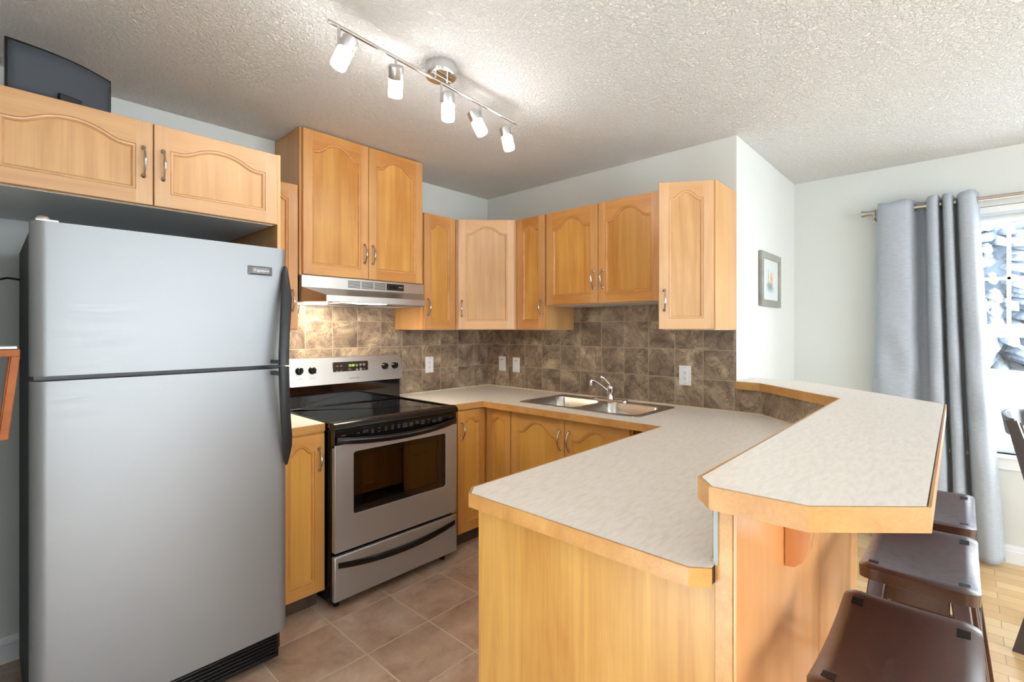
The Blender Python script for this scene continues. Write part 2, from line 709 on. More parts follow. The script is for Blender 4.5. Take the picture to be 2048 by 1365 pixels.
def glass_mat(name, rough=0.0, tint=(1, 1, 1, 1), refl=.06):
    m = bpy.data.materials.new(name)
    m.use_nodes = True
    nt = m.node_tree
    nt.nodes.clear()
    out = nd(nt, 'ShaderNodeOutputMaterial')
    mix = nd(nt, 'ShaderNodeMixShader')
    tr = nd(nt, 'ShaderNodeBsdfTransparent')
    tr.inputs[0].default_value = tint
    gl = nd(nt, 'ShaderNodeBsdfGlossy')
    gl.inputs['Roughness'].default_value = rough
    mix.inputs[0].default_value = refl
    nt.links.new(tr.outputs[0], mix.inputs[1])
    nt.links.new(gl.outputs[0], mix.inputs[2])
    nt.links.new(mix.outputs[0], out.inputs[0])
    return m


M['glass'] = glass_mat('window_glass')
M['oven_glass'] = glass_mat('smoked_oven_glass', .02, (.30, .26, .22, 1), .12)


def walnut_scuffed():
    m = M['walnut']
    nt = m.node_tree
    L = nt.links
    b = nt.nodes['Principled BSDF']
    tc = nd(nt, 'ShaderNodeTexCoord')
    n = nd(nt, 'ShaderNodeTexNoise')
    n.inputs['Scale'].default_value = 40
    n.inputs['Detail'].default_value = 3
    n.inputs['Distortion'].default_value = .4
    L.new(tc.outputs['Object'], n.inputs['Vector'])
    mr = nd(nt, 'ShaderNodeMapRange')
    mr.inputs[1].default_value = .45
    mr.inputs[2].default_value = .7
    mr.inputs[3].default_value = .28
    mr.inputs[4].default_value = .36
    L.new(n.outputs['Fac'], mr.inputs[0])
    L.new(mr.outputs[0], b.inputs['Roughness'])
    vo = nd(nt, 'ShaderNodeTexNoise')
    vo.inputs['Scale'].default_value = 220
    vo.inputs['Detail'].default_value = 4
    vo.inputs['Distortion'].default_value = 4
    L.new(tc.outputs['Object'], vo.inputs['Vector'])
    mr2 = nd(nt, 'ShaderNodeMapRange')
    mr2.inputs[1].default_value = .60
    mr2.inputs[2].default_value = .72
    mr2.inputs[4].default_value = .4
    L.new(vo.outputs['Fac'], mr2.inputs[0])
    src = b.inputs['Base Color'].links[0].from_socket
    mx = nd(nt, 'ShaderNodeMix', data_type='RGBA')
    L.new(mr2.outputs[0], mx.inputs[0])
    L.new(src, mx.inputs[6])
    mx.inputs[7].default_value = srgb(150, 120, 105)
    L.new(mx.outputs[2], b.inputs['Base Color'])


walnut_scuffed()

# ------------------------------------------------------------------ the room
H = 2.455
XR = 1.26       # window wall
XL = -5.1
YB = -6.6


def struct(name, mb, mat, label=None, **kw):
    o = mb.build(name, mat, **kw)
    o['kind'] = 'structure'
    if label:
        o['label'] = label
    return o


struct('floor', MB().box(-3.06, .06, -2.56, .12, -.1, 0), M['floor_tile'], 'stone tile kitchen floor')
hw = MB().box(XL - .1, XR + .1, YB - .1, -2.56, -.1, 0)
hw.box(.06, XR + .1, -2.56, -1.9, -.1, 0)
struct('floor_dining', hw, M['hardwood'], 'pale maple strip floor of the dining area')
struct('ceiling', MB().box(XL - .1, XR + .1, YB - .1, .12, H, H + .1), M['ceiling'])
struct('wall_left', MB().box(-3.12, -2.91, -1.75, .12, 0, H), M['wall'])
struct('wall_back_left', MB().box(XL - .1, -3.12, -1.75, -1.63, 0, H), M['wall'])
struct('wall_stove', MB().box(-2.91, .12, 0, .12, 0, H), M['wall'])
struct('wall_sink', MB().box(0, .12, -1.978, 0, 0, H), M['wall'])
struct('wall_return', MB().box(.12, XR, -1.978, -1.86, 0, H), M['wall'])
# window wall with opening
WY0, WY1, WZ0, WZ1 = -4.12, -2.72, .635, 2.115
mb = MB()
mb.box(XR, XR + .14, WY1, -1.86, 0, H)
mb.box(XR, XR + .14, YB, WY0, 0, H)
mb.box(XR, XR + .14, WY0, WY1, 0, WZ0)
mb.box(XR, XR + .14, WY0, WY1, WZ1, H)
struct('wall_right', mb, M['wall'])
# back wall with patio doors, side wall with window (behind the camera)
mb = MB()
mb.box(XL, -3.2, YB - .12, YB, 0, H)
mb.box(.6, XR + .1, YB - .12, YB, 0, H)
mb.box(-3.2, .6, YB - .12, YB, 2.3, H)
struct('wall_rear', mb, M['wall'])
mb = MB()
mb.box(XL - .12, XL, YB - .1, -5.8, 0, H)
mb.box(XL - .12, XL, -4.6, -1.63, 0, H)
mb.box(XL - .12, XL, -5.8, -4.6, 0, .9)
mb.box(XL - .12, XL, -5.8, -4.6, 2.1, H)
struct('wall_side', mb, M['wall'])


def frame_rect(axis, c, a0, a1, z0, z1, wd, dp, mbx=None):
    """rectangular frame in a plane; axis 'x' means plane x=c spanned by y,z"""
    mbx = mbx or MB()
    for (p0, p1, q0, q1) in ((a0, a0 + wd, z0, z1), (a1 - wd, a1, z0, z1), (a0 + wd, a1 - wd, z0, z0 + wd), (a0 + wd, a1 - wd, z1 - wd, z1)):
        if axis == 'x':
            mbx.box(c, c + dp, p0, p1, q0, q1)
        else:
            mbx.box(p0, p1, c, c + dp, q0, q1)
    return mbx


# window_1: the visible one behind the curtain
win = struct('window_1', frame_rect('x', XR + .05, WY0, WY1, WZ0, WZ1, .045, .07), M['white_trim'], 'white window with a grid of panes in the upper sash', bevel=.004)
sa = frame_rect('x', XR + .06, WY0 + .045, WY1 - .045, 1.36, WZ1 - .045, .04, .035)
sa.box(XR + .055, XR + .1, WY0 + .045, WY1 - .045, 1.325, 1.405)
yy = -3.105
while yy > WY0 + .1:
    sa.box(XR + .068, XR + .082, yy - .009, yy + .009, 1.4, WZ1 - .08)
    yy -= .31
sa.box(XR + .068, XR + .082, WY0 + .08, WY1 - .08, 1.673, 1.691)
sa.build('upper_sash', M['white_trim'], win, bevel=.002)
sb = frame_rect('x', XR + .09, WY0 + .045, WY1 - .045, WZ0 + .045, 1.36, .035, .03)
sb.build('lower_sash', M['white_trim'], win, bevel=.002)
MB().box(XR + .078, XR + .082, WY0 + .06, WY1 - .06, 1.37, WZ1 - .06).build('upper_pane', M['glass'], win)
MB().box(XR + .103, XR + .107, WY0 + .06, WY1 - .06, WZ0 + .06, 1.36).build('lower_pane', M['glass'], win)
sill = MB().box(XR - .035, XR + .05, WY0 - .04, WY1 + .04, .612, .635)
sill.box(XR - .014, XR, WY0 - .03, WY1 + .03, .545, .612)
struct('trim_1', sill, M['white_trim'], 'white window sill and apron', bevel=.004)

# rear glazing
rd = struct('door_1', frame_rect('y', YB - .1, -3.2, .6, 0, 2.3, .06, .08), M['white_trim'], 'white patio door frame')
rd2 = MB()
for x in (-1.95, -.65):
    rd2.box(x - .05, x + .05, YB - .1, YB - .02, .06, 2.24)
rd2.build('mullion', M['white_trim'], rd)
MB().box(-3.14, .54, YB - .062, YB - .058, .06, 2.24).build('pane', M['glass'], rd)
w2 = struct('window_2', frame_rect('x', XL - .1, -5.8, -4.6, .9, 2.1, .06, .08), M['white_trim'], 'white side window')
MB().box(XL - .1, XL - .04, -5.24, -5.16, .96, 2.04).build('mullion', M['white_trim'], w2)
MB().box(XL - .062, XL - .058, -5.74, -4.66, .96, 2.04).build('pane', M['glass'], w2)


def baseboard(name, p0, p1, normal, h=.105):
    """profile run from p0 to p1 with the room side given by normal"""
    prof = [(0, 0), (.014, 0), (.014, h * .68), (.010, h * .72), (.010, h * .86), (.006, h * .92), (.004, h), (0, h)]
    a, b = Vector(p0), Vector(p1)
    n = Vector(normal)
    r0 = [(a.x + n.x * d, a.y + n.y * d, z) for d, z in prof]
    r1 = [(b.x + n.x * d, b.y + n.y * d, z) for d, z in prof]
    m_ = MB().grid([r0, r1])
    m_.add(r0, [tuple(range(len(prof)))])
    m_.add(r1, [tuple(range(len(prof)))])
    return struct(name, m_, M['white_trim'])


baseboard('baseboard_right', (XR, -1.978), (XR, YB), (-1, 0))
baseboard('baseboard_stove', (-2.91, 0), (-2.0, 0), (0, -1))
baseboard('baseboard_return', (.16, -1.978), (XR - .015, -1.978), (0, -1))
baseboard('baseboard_left', (-2.91, -1.75), (-2.91, -.015), (1, 0))

# pony wall between counter and bar: core, end trim, filler
inn = [(.0, -1.978), (.0, -2.112), (-.434, -2.546), (-1.86, -2.546)]
out = [(-1.86, -2.578), (-.421, -2.578), (.045, -2.112), (.045, -1.978)]
struct('wall_peninsula', MB().box(-1.86, -.434, -2.578, -2.546, 0, 1.045), M['wall'], 'low wall between the counter and the raised bar')
struct('wall_peninsula_angle', MB().prism([(-.434, -2.546), (-.4215, -2.578), (.045, -2.112), (0, -2.112)], 0, 1.045), M['wall'])
struct('wall_peninsula_end', MB().box(0.0005, .045, -2.112, -1.9785, 0, 1.045), M['wall'])

# ------------------------------------------------------------------ backsplashes
b1 = MB().box(0, 1.952, 0, .008, 0, .70)
b1 = MB().prism([(-1.95, .914), (-.0085, .914), (-.0085, 1.370), (-.906, 1.370), (-.906, 1.518), (-1.704, 1.518), (-1.704, 1.370), (-1.95, 1.370)], -.008, -.0005, axis='y')
tag(b1.build('tile_backsplash', M['splash_a']), 'brown slate tile backsplash behind the stove, lit by the hood', 'backsplash')
b2 = MB().prism([(.0005, .914), (1.977, .914), (1.977, 1.370), (1.690, 1.370), (1.690, 1.528), (.882, 1.528), (.882, 1.370), (.0005, 1.370)], -.008, -.0005, axis='y')
tag(b2.build('tile_backsplash', M['splash_b'], loc=(0, 0, 0), rotz=-PI / 2), 'brown slate tile backsplash behind the sink and faucet', 'backsplash')
b3 = MB().box(0, .134 - .004, -.008, 0, .914, 1.045)
# local x runs along the half wall: first straight, then diagonal (built in world, placed rotated)
p = offset_poly([(0, -1.978), (0, -2.112), (-.434, -2.546), (-1.86, -2.546)], -.008)
q = [(0, -1.978), (0, -2.112), (-.434, -2.546), (-1.86, -2.546)]
rotm = Matrix.Rotation(R(135), 2)      # world -> local with local x along the diagonal
pol = [rotm @ Vector(v) for v in q + p[::-1]]
o = MB().prism([(v.x, v.y) for v in pol], .914, 1.045).build('tile_backsplash', M['splash_c'], rotz=-R(135))
tag(o, 'low slate tile strip under the raised bar edge, bending at the wall end', 'backsplash')


def caulk(pts, name='trim_2'):
    m_ = MB()
    off = offset_poly(pts, -.007)
    m_.prism(pts + off[::-1], .914, .921)
    return struct(name, m_, M['caulk'])


# path goes along the splash face, room side on the right hand side
caulk([(-.905, -.008), (-.008, -.008), (-.008, -2.109), (-.4395, -2.5405), (-1.86, -2.5405)])


# ------------------------------------------------------------------ doors and handles
def handle_mesh():
    m_ = MB()
    L = .052
    pts, rad = [], []
    N = 16
    for i in range(N + 1):
        u = -1 + 2 * i / N
        z = L * u
        y = -.006 - .022 * (1 - abs(u) ** 2.2)
        r = .0032 + .0026 * math.exp(-(u / .38) ** 2) + .002 * max(0, abs(u) - .85) / .15
        pts.append((0, y, z))
        rad.append(r)
    m_.tube(pts, rad, 10)
    for s in (-1, 1):
        rot = Matrix.Rotation(R(90), 3, 'X')
        m_.lathe([(.0085, 0), (.0085, .002), (.006, .005), (.003, .009)], 14, (0, 0, s * L), rot)
        m_.lathe([(.0001, -.004), (.004, -.001), (.005, .002), (.003, .005), (.0001, .006)], 10, (0, -.007, s * (L + .001)))
    return m_


_h = handle_mesh().build('handle', M['nickel'])
HANDLE = _h.data
bpy.data.objects.remove(_h)


def add_handle(parent, x, z, y=0.0):
    o = bpy.data.objects.new('handle', HANDLE)
    o.location = (x, y, z)
    o.parent = parent
    o['label'] = 'curved nickel pull'
    COL.objects.link(o)
    return o


def arch_contour(x0, x1, z0, zs, rise, n=28):
    """inner opening: straight sides, cathedral arch on top"""
    pts = [(x0, z0), (x1, z0)]
    wd = x1 - x0
    fl = .08
    for i in range(n + 1):
        u = 1 - i / n
        t = (min(u, 1 - u) - fl) / (.5 - fl)
        t = max(0, min(1, t))
        if t < .32:
            k = .32 * (t / .32) ** 2
        else:
            k = .32 + .68 * (1 - (1 - (t - .32) / .68) ** 2.1)
        pts.append((x0 + wd * u, zs + rise * k))
    return pts


def make_door(name, w_, h_, parent, loc, rotz=0, fam='', st=.05, arch=None, handle=None, th=.019, rail_b=.056, shoulder=None):
    arch = arch if arch is not None else min(.05, .15 * w_)
    sh = shoulder if shoulder is not None else .045 + arch
    x0, x1 = st, w_ - st
    z0, zs = rail_b, h_ - sh - (0.0)
    C0 = arch_contour(x0, x1, z0, zs, arch)
    n = len(C0)
    C1 = offset_poly(C0, .008, True)
    C2 = offset_poly(C0, .0115, True)
    C3 = offset_poly(C0, .0145, True)
    e = .0018
    m_ = MB()
    # front faces y=0 ; depth recess +y
    m_.add([(0 + e, 0, 0 + e), (x0, 0, 0 + e), (x0, 0, z0), (x0, 0, zs), (x0, 0, h_ - e), (0 + e, 0, h_ - e)], [(0, 1, 2, 3, 4, 5)], 0)
    m_.add([(x1, 0, 0 + e), (w_ - e, 0, 0 + e), (w_ - e, 0, h_ - e), (x1, 0, h_ - e), (x1, 0, zs), (x1, 0, z0)], [(0, 1, 2, 3, 4, 5)], 0)
    m_.add([(x0, 0, e), (x1, 0, e), (x1, 0, z0), (x0, 0, z0)], [(0, 1, 2, 3)], 1)
    top = C0[2:]
    vs = [(p[0], 0, p[1]) for p in top] + [(p[0], 0, h_ - e) for p in top]
    k = len(top)
    m_.add(vs, [(i, i + 1, i + 1 + k, i + k) for i in range(k - 1)], 1)
    # moulding rings

    def ring(A, ya, B, yb, mi):
        vs = [(p[0], ya, p[1]) for p in A] + [(p[0], yb, p[1]) for p in B]
        m_.add(vs, [(i, (i + 1) % n, (i + 1) % n + n, i + n) for i in range(n)], mi)
    Ca = offset_poly(C0, .0015, True)
    Cb = offset_poly(C0, .0035, True)
    ring(C0, 0, Ca, .0035, 1)
    ring(Ca, .0035, Cb, .0015, 0)
    ring(Cb, .0015, C1, .0025, 0)
    ring(C1, .0025, C2, .006, 1)
    ring(C2, .006, C3, .0105, 1)
    # outer edges and back
    O = [(e, e), (w_ - e, e), (w_ - e, h_ - e), (e, h_ - e)]
    O2 = [(0, 0), (w_, 0), (w_, h_), (0, h_)]
    vs = [(p[0], 0, p[1]) for p in O] + [(p[0], e, p[1]) for p in O2] + [(p[0], th, p[1]) for p in O2]
    fs = []
    for i in range(4):
        j = (i + 1) % 4
        fs += [(i, j, j + 4, i + 4), (i + 4, j + 4, j + 8, i + 8)]
    fs.append((8, 9, 10, 11))
    m_.add(vs, fs, 0)
    # merge only by build (remove_doubles); material index follows face order
    me = bpy.data.meshes.new(name)
    me.from_pydata(m_.v, [], m_.f)
    for mm in (M['stile' + fam], M['rail' + fam]):
        me.materials.append(mm)
    for p_, mi in zip(me.polygons, m_.m):
        p_.material_index = mi
    bm = bmesh.new()
    bm.from_mesh(me)
    bmesh.ops.remove_doubles(bm, verts=bm.verts, dist=1e-6)
    bmesh.ops.recalc_face_normals(bm, faces=bm.faces)
    bm.to_mesh(me)
    bm.free()
    d = bpy.data.objects.new(name, me)
    d.location = loc
    d.rotation_euler = (0, 0, rotz)
    d.parent = parent
    COL.objects.link(d)
    # the recessed panel
    pm = MB()
    tess = tessellate_polygon([[Vector((p[0], p[1], 0)) for p in C2]])
    pm.add([(p[0], .0102, p[1]) for p in C2], [tuple(t) for t in tess])
    pm.add([(p[0], .0135, p[1]) for p in C2], [tuple(t) for t in tess])
    pm.build('door_panel', M['panel' + fam], d, smooth=False)
    if handle:
        add_handle(d, handle[0], handle[1])
    return d


def cabinet(label, loc, rotz, w_, d_, h_, doors, fam='', name='wall_cabinet', toe=0, door_gap=.003, open_top=False, side_mat=None):
    """local frame: x along the front, front face of the doors at y=0, carcass behind"""
    root = empty(name, loc, label, 'cabinet', rotz)
    th = .02
    c = MB()
    if open_top:
        for bb in ((0, .018, th, d_, toe, h_), (w_ - .018, w_, th, d_, toe, h_), (.018, w_ - .018, th, d_, toe, toe + .018), (.018, w_ - .018, d_ - .01, d_, toe, h_),
                   (.018, w_ - .018, th, th + .018, h_ - .03, h_), (w_ / 2 - .02, w_ / 2 + .02, th, th + .018, toe, h_ - .03)):
            c.box(*bb)
    else:
        c.box(0, w_, th, d_, toe, h_)
        if not toe:
            MB().box(.012, w_ - .012, th + .004, d_ - .004, -.0015, .0005).build('underside', M['melamine'], root)
    c.build('carcass', side_mat or M['carcass' if fam != '_gold' else 'panel_gold'], root, bevel=.0015)
    if toe:
        MB().box(0.005, w_ - .005, .09, .105, 0, toe).build('toe_kick', M['toekick'], root)
    for dd in doors:
        x, dw, hz = dd[0], dd[1], dd[2]
        z0 = dd[3] if len(dd) > 3 and dd[3] is not None else door_gap + toe
        z1 = dd[4] if len(dd) > 4 and dd[4] is not None else h_ - door_gap
        kw = dd[5] if len(dd) > 5 else {}
        make_door('door', dw, z1 - z0, root, (x, 0, z0), 0, fam, handle=hz, **kw)
    return root


ZU0, ZU1 = 1.372, 2.14
# 1 above the fridge (deep)
hh = ZU1 - 1.83
cab = cabinet('wide maple cabinet over the fridge with two low arched doors', (-2.862, -.70, 1.83), 0, .894, .692, hh,
              [(.003, .445, (.445 - .028, .155), None, None, dict(arch=.042, shoulder=.088, rail_b=.05)),
               (.452, .443, (.028, .155), None, None, dict(arch=.042, shoulder=.088, rail_b=.05))], fam='_pale', name='refrigerator_cabinet')
MB().box(.8955, .9095, .004, .69, -1.83, hh).build('side_panel', M['carcass'], cab, bevel=.001)
# 2 narrow, between fridge cabinet and tall cabinet
cabinet('narrow maple wall cabinet partly hidden behind the fridge', (-1.95, -.325, ZU0), 0, .242, .325, ZU1 - ZU0,
        [(.003, .232, (.232 - .03, .15), None, None, {})])
# 3 tall, over the hood, to the ceiling
cabinet('tall maple cabinet over the range hood reaching the ceiling', (-1.706, -.34, 1.665), 0, .80, .338, H - .004 - 1.665,
        [(.012, .386, (.386 - .026, .145), None, .782, dict(arch=.058)), (.401, .386, (.026, .145), None, .782, dict(arch=.058))])
# 4 narrow right of hood
cabinet('narrow maple wall cabinet with lit side, right of the range hood', (-.904, -.325, ZU0), 0, .292, .325, ZU1 - ZU0,
        [(.012, .265, (.030, .145), None, None, {})])
# 5 diagonal corner
root = empty('corner_cabinet', (-.61, -.325, ZU0), 'diagonal maple wall cabinet filling the room corner', 'cabinet')
MB().prism([(-.608, 0), (-.608, -.31), (-.31, -.608), (0, -.608), (0, 0)], ZU0, ZU1).build('carcass', M['carcass'], root, off=(-.61, -.325, ZU0), bevel=.001)
s2 = .7071
dl = .39
cx_, cy_ = (-.608 - .31) / 2 - .0205 * s2, (-.31 - .608) / 2 - .0205 * s2
make_door('door', dl, ZU1 - ZU0 - .006, root, (cx_ - dl / 2 * s2 + .61, cy_ + dl / 2 * s2 + .325, .003), -PI / 4, '_pale', handle=(.026, .145))
# 6 narrow on the sink wall
cabinet('narrow maple wall cabinet just right of the diagonal corner cabinet', (-.325, -.612, ZU0), -PI / 2, .268, .325, ZU1 - ZU0,
        [(.012, .246, (.246 - .028, .145), None, None, {})])
# 7 two-door over the sink (short)
cabinet('short two-door maple wall cabinet over the sink', (-.325, -.881, 1.53), -PI / 2, .806, .325, ZU1 - 1.53,
        [(.004, .397, (.397 - .03, .145), None, None, dict(arch=.066)), (.405, .397, (.03, .145), None, None, dict(arch=.066))])
# 8 end cabinet, door ajar
root = cabinet('narrow maple end cabinet right of the sink, door slightly ajar', (-.325, -1.688, ZU0), -PI / 2, .288, .325, ZU1 - ZU0, [], fam='_pale')
hinge = Vector((.281, .012, .003))
ang = -R(33)
dw = .27
dx = hinge.x - dw * math.cos(ang) * 1.0
dy = hinge.y + dw * math.sin(-ang) * -1.0
make_door('door', dw, ZU1 - ZU0 - .006, root, (dx, dy, .003), -ang, '_pale', handle=(.028, .15))

# base cabinets
ZB = .876
cabinet('narrow golden base cabinet between fridge and stove', (-1.95, -.62, 0), 0, .245, .60, ZB,
        [(.012, .225, (.225 - .028, .64), .105, .868, dict(arch=.034, shoulder=.078))], fam='_gold', name='base_cabinet', toe=.1)
# lazy susan corner base with two doors meeting at the inside corner
root = empty('corner_base_cabinet', (-.86, -.62, 0), 'golden corner base cabinet right of the stove with two doors meeting inward', 'cabinet')
MB().prism([(-.9, -.004), (-.9, -.60), (-.60, -.60), (-.60, -.84), (-.004, -.84), (-.004, -.004)], .1, ZB).build('carcass', M['panel_gold'], root, off=(-.86, -.62, 0))
MB().prism([(-.895, -.53), (-.53, -.53), (-.53, -.84), (-.545, -.84), (-.545, -.545), (-.895, -.545)], 0, .1).build('toe_kick', M['toekick'], root, off=(-.86, -.62, 0))
make_door('door', .228, .763, root, (.002, 0, .105), 0, '_gold', handle=(.030, .64), arch=.030, shoulder=.078)
make_door('door', .208, .763, root, (.24, -.006, .105), -PI / 2, '_gold', arch=.028, shoulder=.078, st=.045)
cabinet('golden two-door base cabinet under the sink', (-.62, -.84, 0), -PI / 2, .83, .60, ZB,
        [(.003, .408, (.408 - .03, .64), .105, .868, dict(arch=.066, shoulder=.11)), (.415, .408, (.03, .64), .105, .868, dict(arch=.066, shoulder=.11))],
        fam='_gold', name='base_cabinet', toe=.1, open_top=True)
# peninsula base
root = empty('peninsula_base', (-1.86, -2.54, 0), 'golden plywood base of the peninsula with a plain end panel', 'cabinet')
MB().box(-1.842, -.47, -2.538, -1.885, .1, ZB).build('carcass', M['panel_gold'], root, off=(-1.86, -2.54, 0))
MB().box(-1.86, -1.842, -2.545, -1.866, 0, ZB).build('end_panel', M['end_panel'], root, off=(-1.86, -2.54, 0), bevel=.001)
MB().box(-1.842, -.6, -1.945, -1.935, 0, .1).build('toe_kick', M['toekick'], root, off=(-1.86, -2.54, 0))
# doors facing the kitchen (local x -> world -x)
for i, (xx, ww) in enumerate(((-.70, .38), (-1.085, .38), (-1.47, .36))):
    d = make_door('door', ww, .763, root, (xx + 1.86, -1.866 + 2.54, .105), PI, '_gold', handle=(.03, .64), arch=.07, shoulder=.11)

# back panels of the peninsula, facing the stools
for (xa, xb, lab) in ((-1.870, -1.157, 'orange maple plywood back panel under the bar, nearest section'),
                      (-1.151, -.43, 'orange maple plywood back panel under the bar, farther section behind the stools')):
    o = MB().box(xa, xb, -2.586, -2.580, .0, 1.045).build('back_panel', M['back_panel'], bevel=.0015)
    tag(o, lab, 'panel')
o = MB().box(-1.870, -1.8602, -2.5795, -2.5455, 0, 1.045).build('trim_3', M['edge_wood'], bevel=.0015)
tag(o, 'maple end strip of the low peninsula wall', kind='structure')
o = MB().box(-1.876, -1.870, -2.553, -2.5455, .917, 1.044).build('trim_4', M['filler'])
tag(o, 'grey unpainted gap filler at the low wall end', kind='structure')

# ------------------------------------------------------------------ countertops


def countertop(name, label, poly, path, z1, th, matw, hole=None, loc=None, cat='countertop'):
    """poly: full outline (ccw); path: exposed edge run with the top on the LEFT; wood lipping along it"""
    root = empty(name, (poly[0][0], poly[0][1], z1 - th), label, cat)
    off = root.location
    ew = .0045
    p1 = offset_poly(path, ew)
    p2 = offset_poly(path, ew + .0022)

    # replace the path vertices of poly by inset ones
    def repl(newp):
        out_ = []
        for q_ in poly:
            hit = [i for i, r_ in enumerate(path) if abs(q_[0] - r_[0]) < 1e-6 and abs(q_[1] - r_[1]) < 1e-6]
            out_.append(newp[hit[0]] if hit else q_)
        return out_
    MB().prism(repl(p1), z1 - th + .003, z1 - .003, hole=hole).build('core', M['darkline'], root, off=off, smooth=False)
    MB().prism(repl(p2), z1 - .003, z1, hole=hole).build('laminate_top', M['laminate'], root, off=off, smooth=False)
    ed = MB()
    for i in range(len(path) - 1):
        ed.prism([path[i], path[i + 1], p1[i + 1], p1[i]], z1 - th, z1 - .0004)
    ed.build('wood_edge', matw, root, off=off, bevel=.0022, smooth=False)
    return root


ZC = .914
# left bit between fridge and stove
countertop('countertop', 'short countertop piece between fridge and stove', [(-1.95, -.008), (-1.95, -.61), (-1.705, -.61), (-1.705, -.008)],
           [(-1.95, -.61), (-1.705, -.61)], ZC, .038, M['edge_wood'])
path = [(-.915, -.605), (-.845, -.612), (-.665, -.645), (-.665, -1.85), (-1.868, -1.85), (-1.916, -1.885), (-1.916, -2.505), (-1.885, -2.538)]
path = [(-.905, -.618), (-.668, -.645), (-.665, -1.85), (-1.872, -1.85), (-1.916, -1.885), (-1.916, -2.513), (-1.889, -2.548)]
SINK = (-.525, -.085, -1.648, -.842)   # x0 x1 y0 y1 of the cut-out
hole = [(SINK[0], SINK[2]), (SINK[1], SINK[2]), (SINK[1], SINK[3]), (SINK[0], SINK[3])]
path_ccw = path   # top lies on the left when walked from the stove side round the room side
poly = path + [(-1.889, -2.5465), (-.434, -2.546), (-.0, -2.112), (-.0, -.0), (-.905, -.0)]
poly = path + [(-.434 - .004, -2.5385), (-.008, -2.109), (-.008, -.008), (-.905, -.008)]
countertop('countertop', 'long pale laminate countertop wrapping from stove past sink to peninsula', poly, path, ZC, .038, M['edge_wood'], hole=hole)
# bar
bp_ = [(-.03, -1.981), (-.03, -2.105), (-.425, -2.522), (-1.893, -2.522), (-1.942, -2.562), (-1.934, -2.718), (-1.803, -2.864), (-.335, -2.855), (.26, -2.26), (.26, -1.981)]
bar = countertop('bar_counter', 'raised laminate bar counter with angled maple-edged end above the stools', bp_, bp_, 1.087, .042, M['edge_wood'], cat='bar counter')
# corbels
for xc, lab in ((-1.516, 'rounded maple bracket holding up the near end of the bar'), (-.62, 'rounded maple bracket under the far end of the bar')):
    prof = [(0, 0), (-.02, .002), (-.04, .02), (-.052, .05), (-.058, .095), (-.075, .13), (-.12, .165), (-.17, .19), (-.2, .21), (-.2, .239), (0, .239)]
    mb = MB().prism([(-2.5865 + a, .806 + b) for a, b in prof], xc - .018, xc + .018, axis='x')
    tag(mb.build('bar_bracket', M['edge_orange'] if 0 else M['back_panel'], bevel=.002), lab, 'bracket')

# ------------------------------------------------------------------ fridge
FX0, FX1 = -2.745, -1.985
FY = -.862
FT = 1.703
fr = empty('refrigerator', (FX0, FY, 0), 'tall silver top-freezer refrigerator with long black handles', 'refrigerator')
fo = (FX0, FY, 0)
MB().box(FX0 + .004, FX1 - .004, -.785, -.05, .03, FT - .012).build('cabinet_body', M['fridge_side'], fr, off=fo, bevel=.006)


def fridge_door(z0, z1):
    # plan outline with large rounded front corners and very slightly bowed front
    pts = []
    r = .038
    for i in range(9):
        a = PI + (PI / 2) * i / 8
        pts.append((FX0 + r + r * math.cos(a), FY + .006 + r + r * math.sin(a)))
    for i in range(1, 12):
        u = i / 12
        pts.append((FX0 + r + (FX1 - FX0 - 2 * r) * u, FY + .006 - .006 * math.sin(PI * u)))
    for i in range(9):
        a = -PI / 2 + (PI / 2) * i / 8
        pts.append((FX1 - r + r * math.cos(a), FY + .006 + r + r * math.sin(a)))
    pts += [(FX1, -.795), (FX0, -.795)]
    return MB().prism(pts, z0, z1)


fd1 = fridge_door(1.230, FT).build('freezer_door', M['fridge_steel'], fr, off=fo, bevel=.004)
fd2 = fridge_door(.138, 1.214).build('fridge_door', M['fridge_steel'], fr, off=fo, bevel=.004)
MB().box(FX0 + .01, FX1 - .01, -.815, -.786, 1.2135, 1.2305).build('seam_gasket', M['black'], fr, off=fo)
g = MB().box(FX0 + .02, FX1 - .03, -.835, -.77, .03, .132)
for i in range(6):
    g.box(FX0 + .03, FX1 - .04, -.842, -.835, .045 + .014 * i, .052 + .014 * i)
g.build('bottom_grille', M['black'], fr, off=fo, bevel=.003)
for x in (FX0 + .06, FX1 - .06):
    for y in (-.74, -.12):
        MB().lathe([(.018, 0), (.018, .03)], 12, (x, y, 0)).build('leveling_foot', M['black'], fr, off=fo)
hg = MB().box(FX0 + .012, FX0 + .065, -.845, -.77, FT, FT + .008)
hg.lathe([(.018, 0), (.018, .012), (.012, .018)], 16, (FX0 + .03, -.825, FT))
hg.build('hinge_cover', M['chrome'], fr, off=fo, bevel=.002)


def fridge_handle(pts, name, parent):
    # pts: (x, y, z, halfwidth, halfthick)
    m_ = MB()
    rows = []
    for (x, y, z, hw_, ht_) in pts:
        row = []
        for k in range(12):
            a = 2 * PI * k / 12
            cx = math.copysign(abs(math.cos(a)) ** .6, math.cos(a))
            sy = math.copysign(abs(math.sin(a)) ** .6, math.sin(a))
            row.append((x + hw_ * cx, y + ht_ * sy, z))
        row.append(row[0])
        rows.append(row)
    m_.grid(rows)
    m_.add(rows[0][:-1], [tuple(range(12))])
    m_.add(rows[-1][:-1], [tuple(range(12))])
    return m_.build(name, M['handle_black'], parent, off=fo)


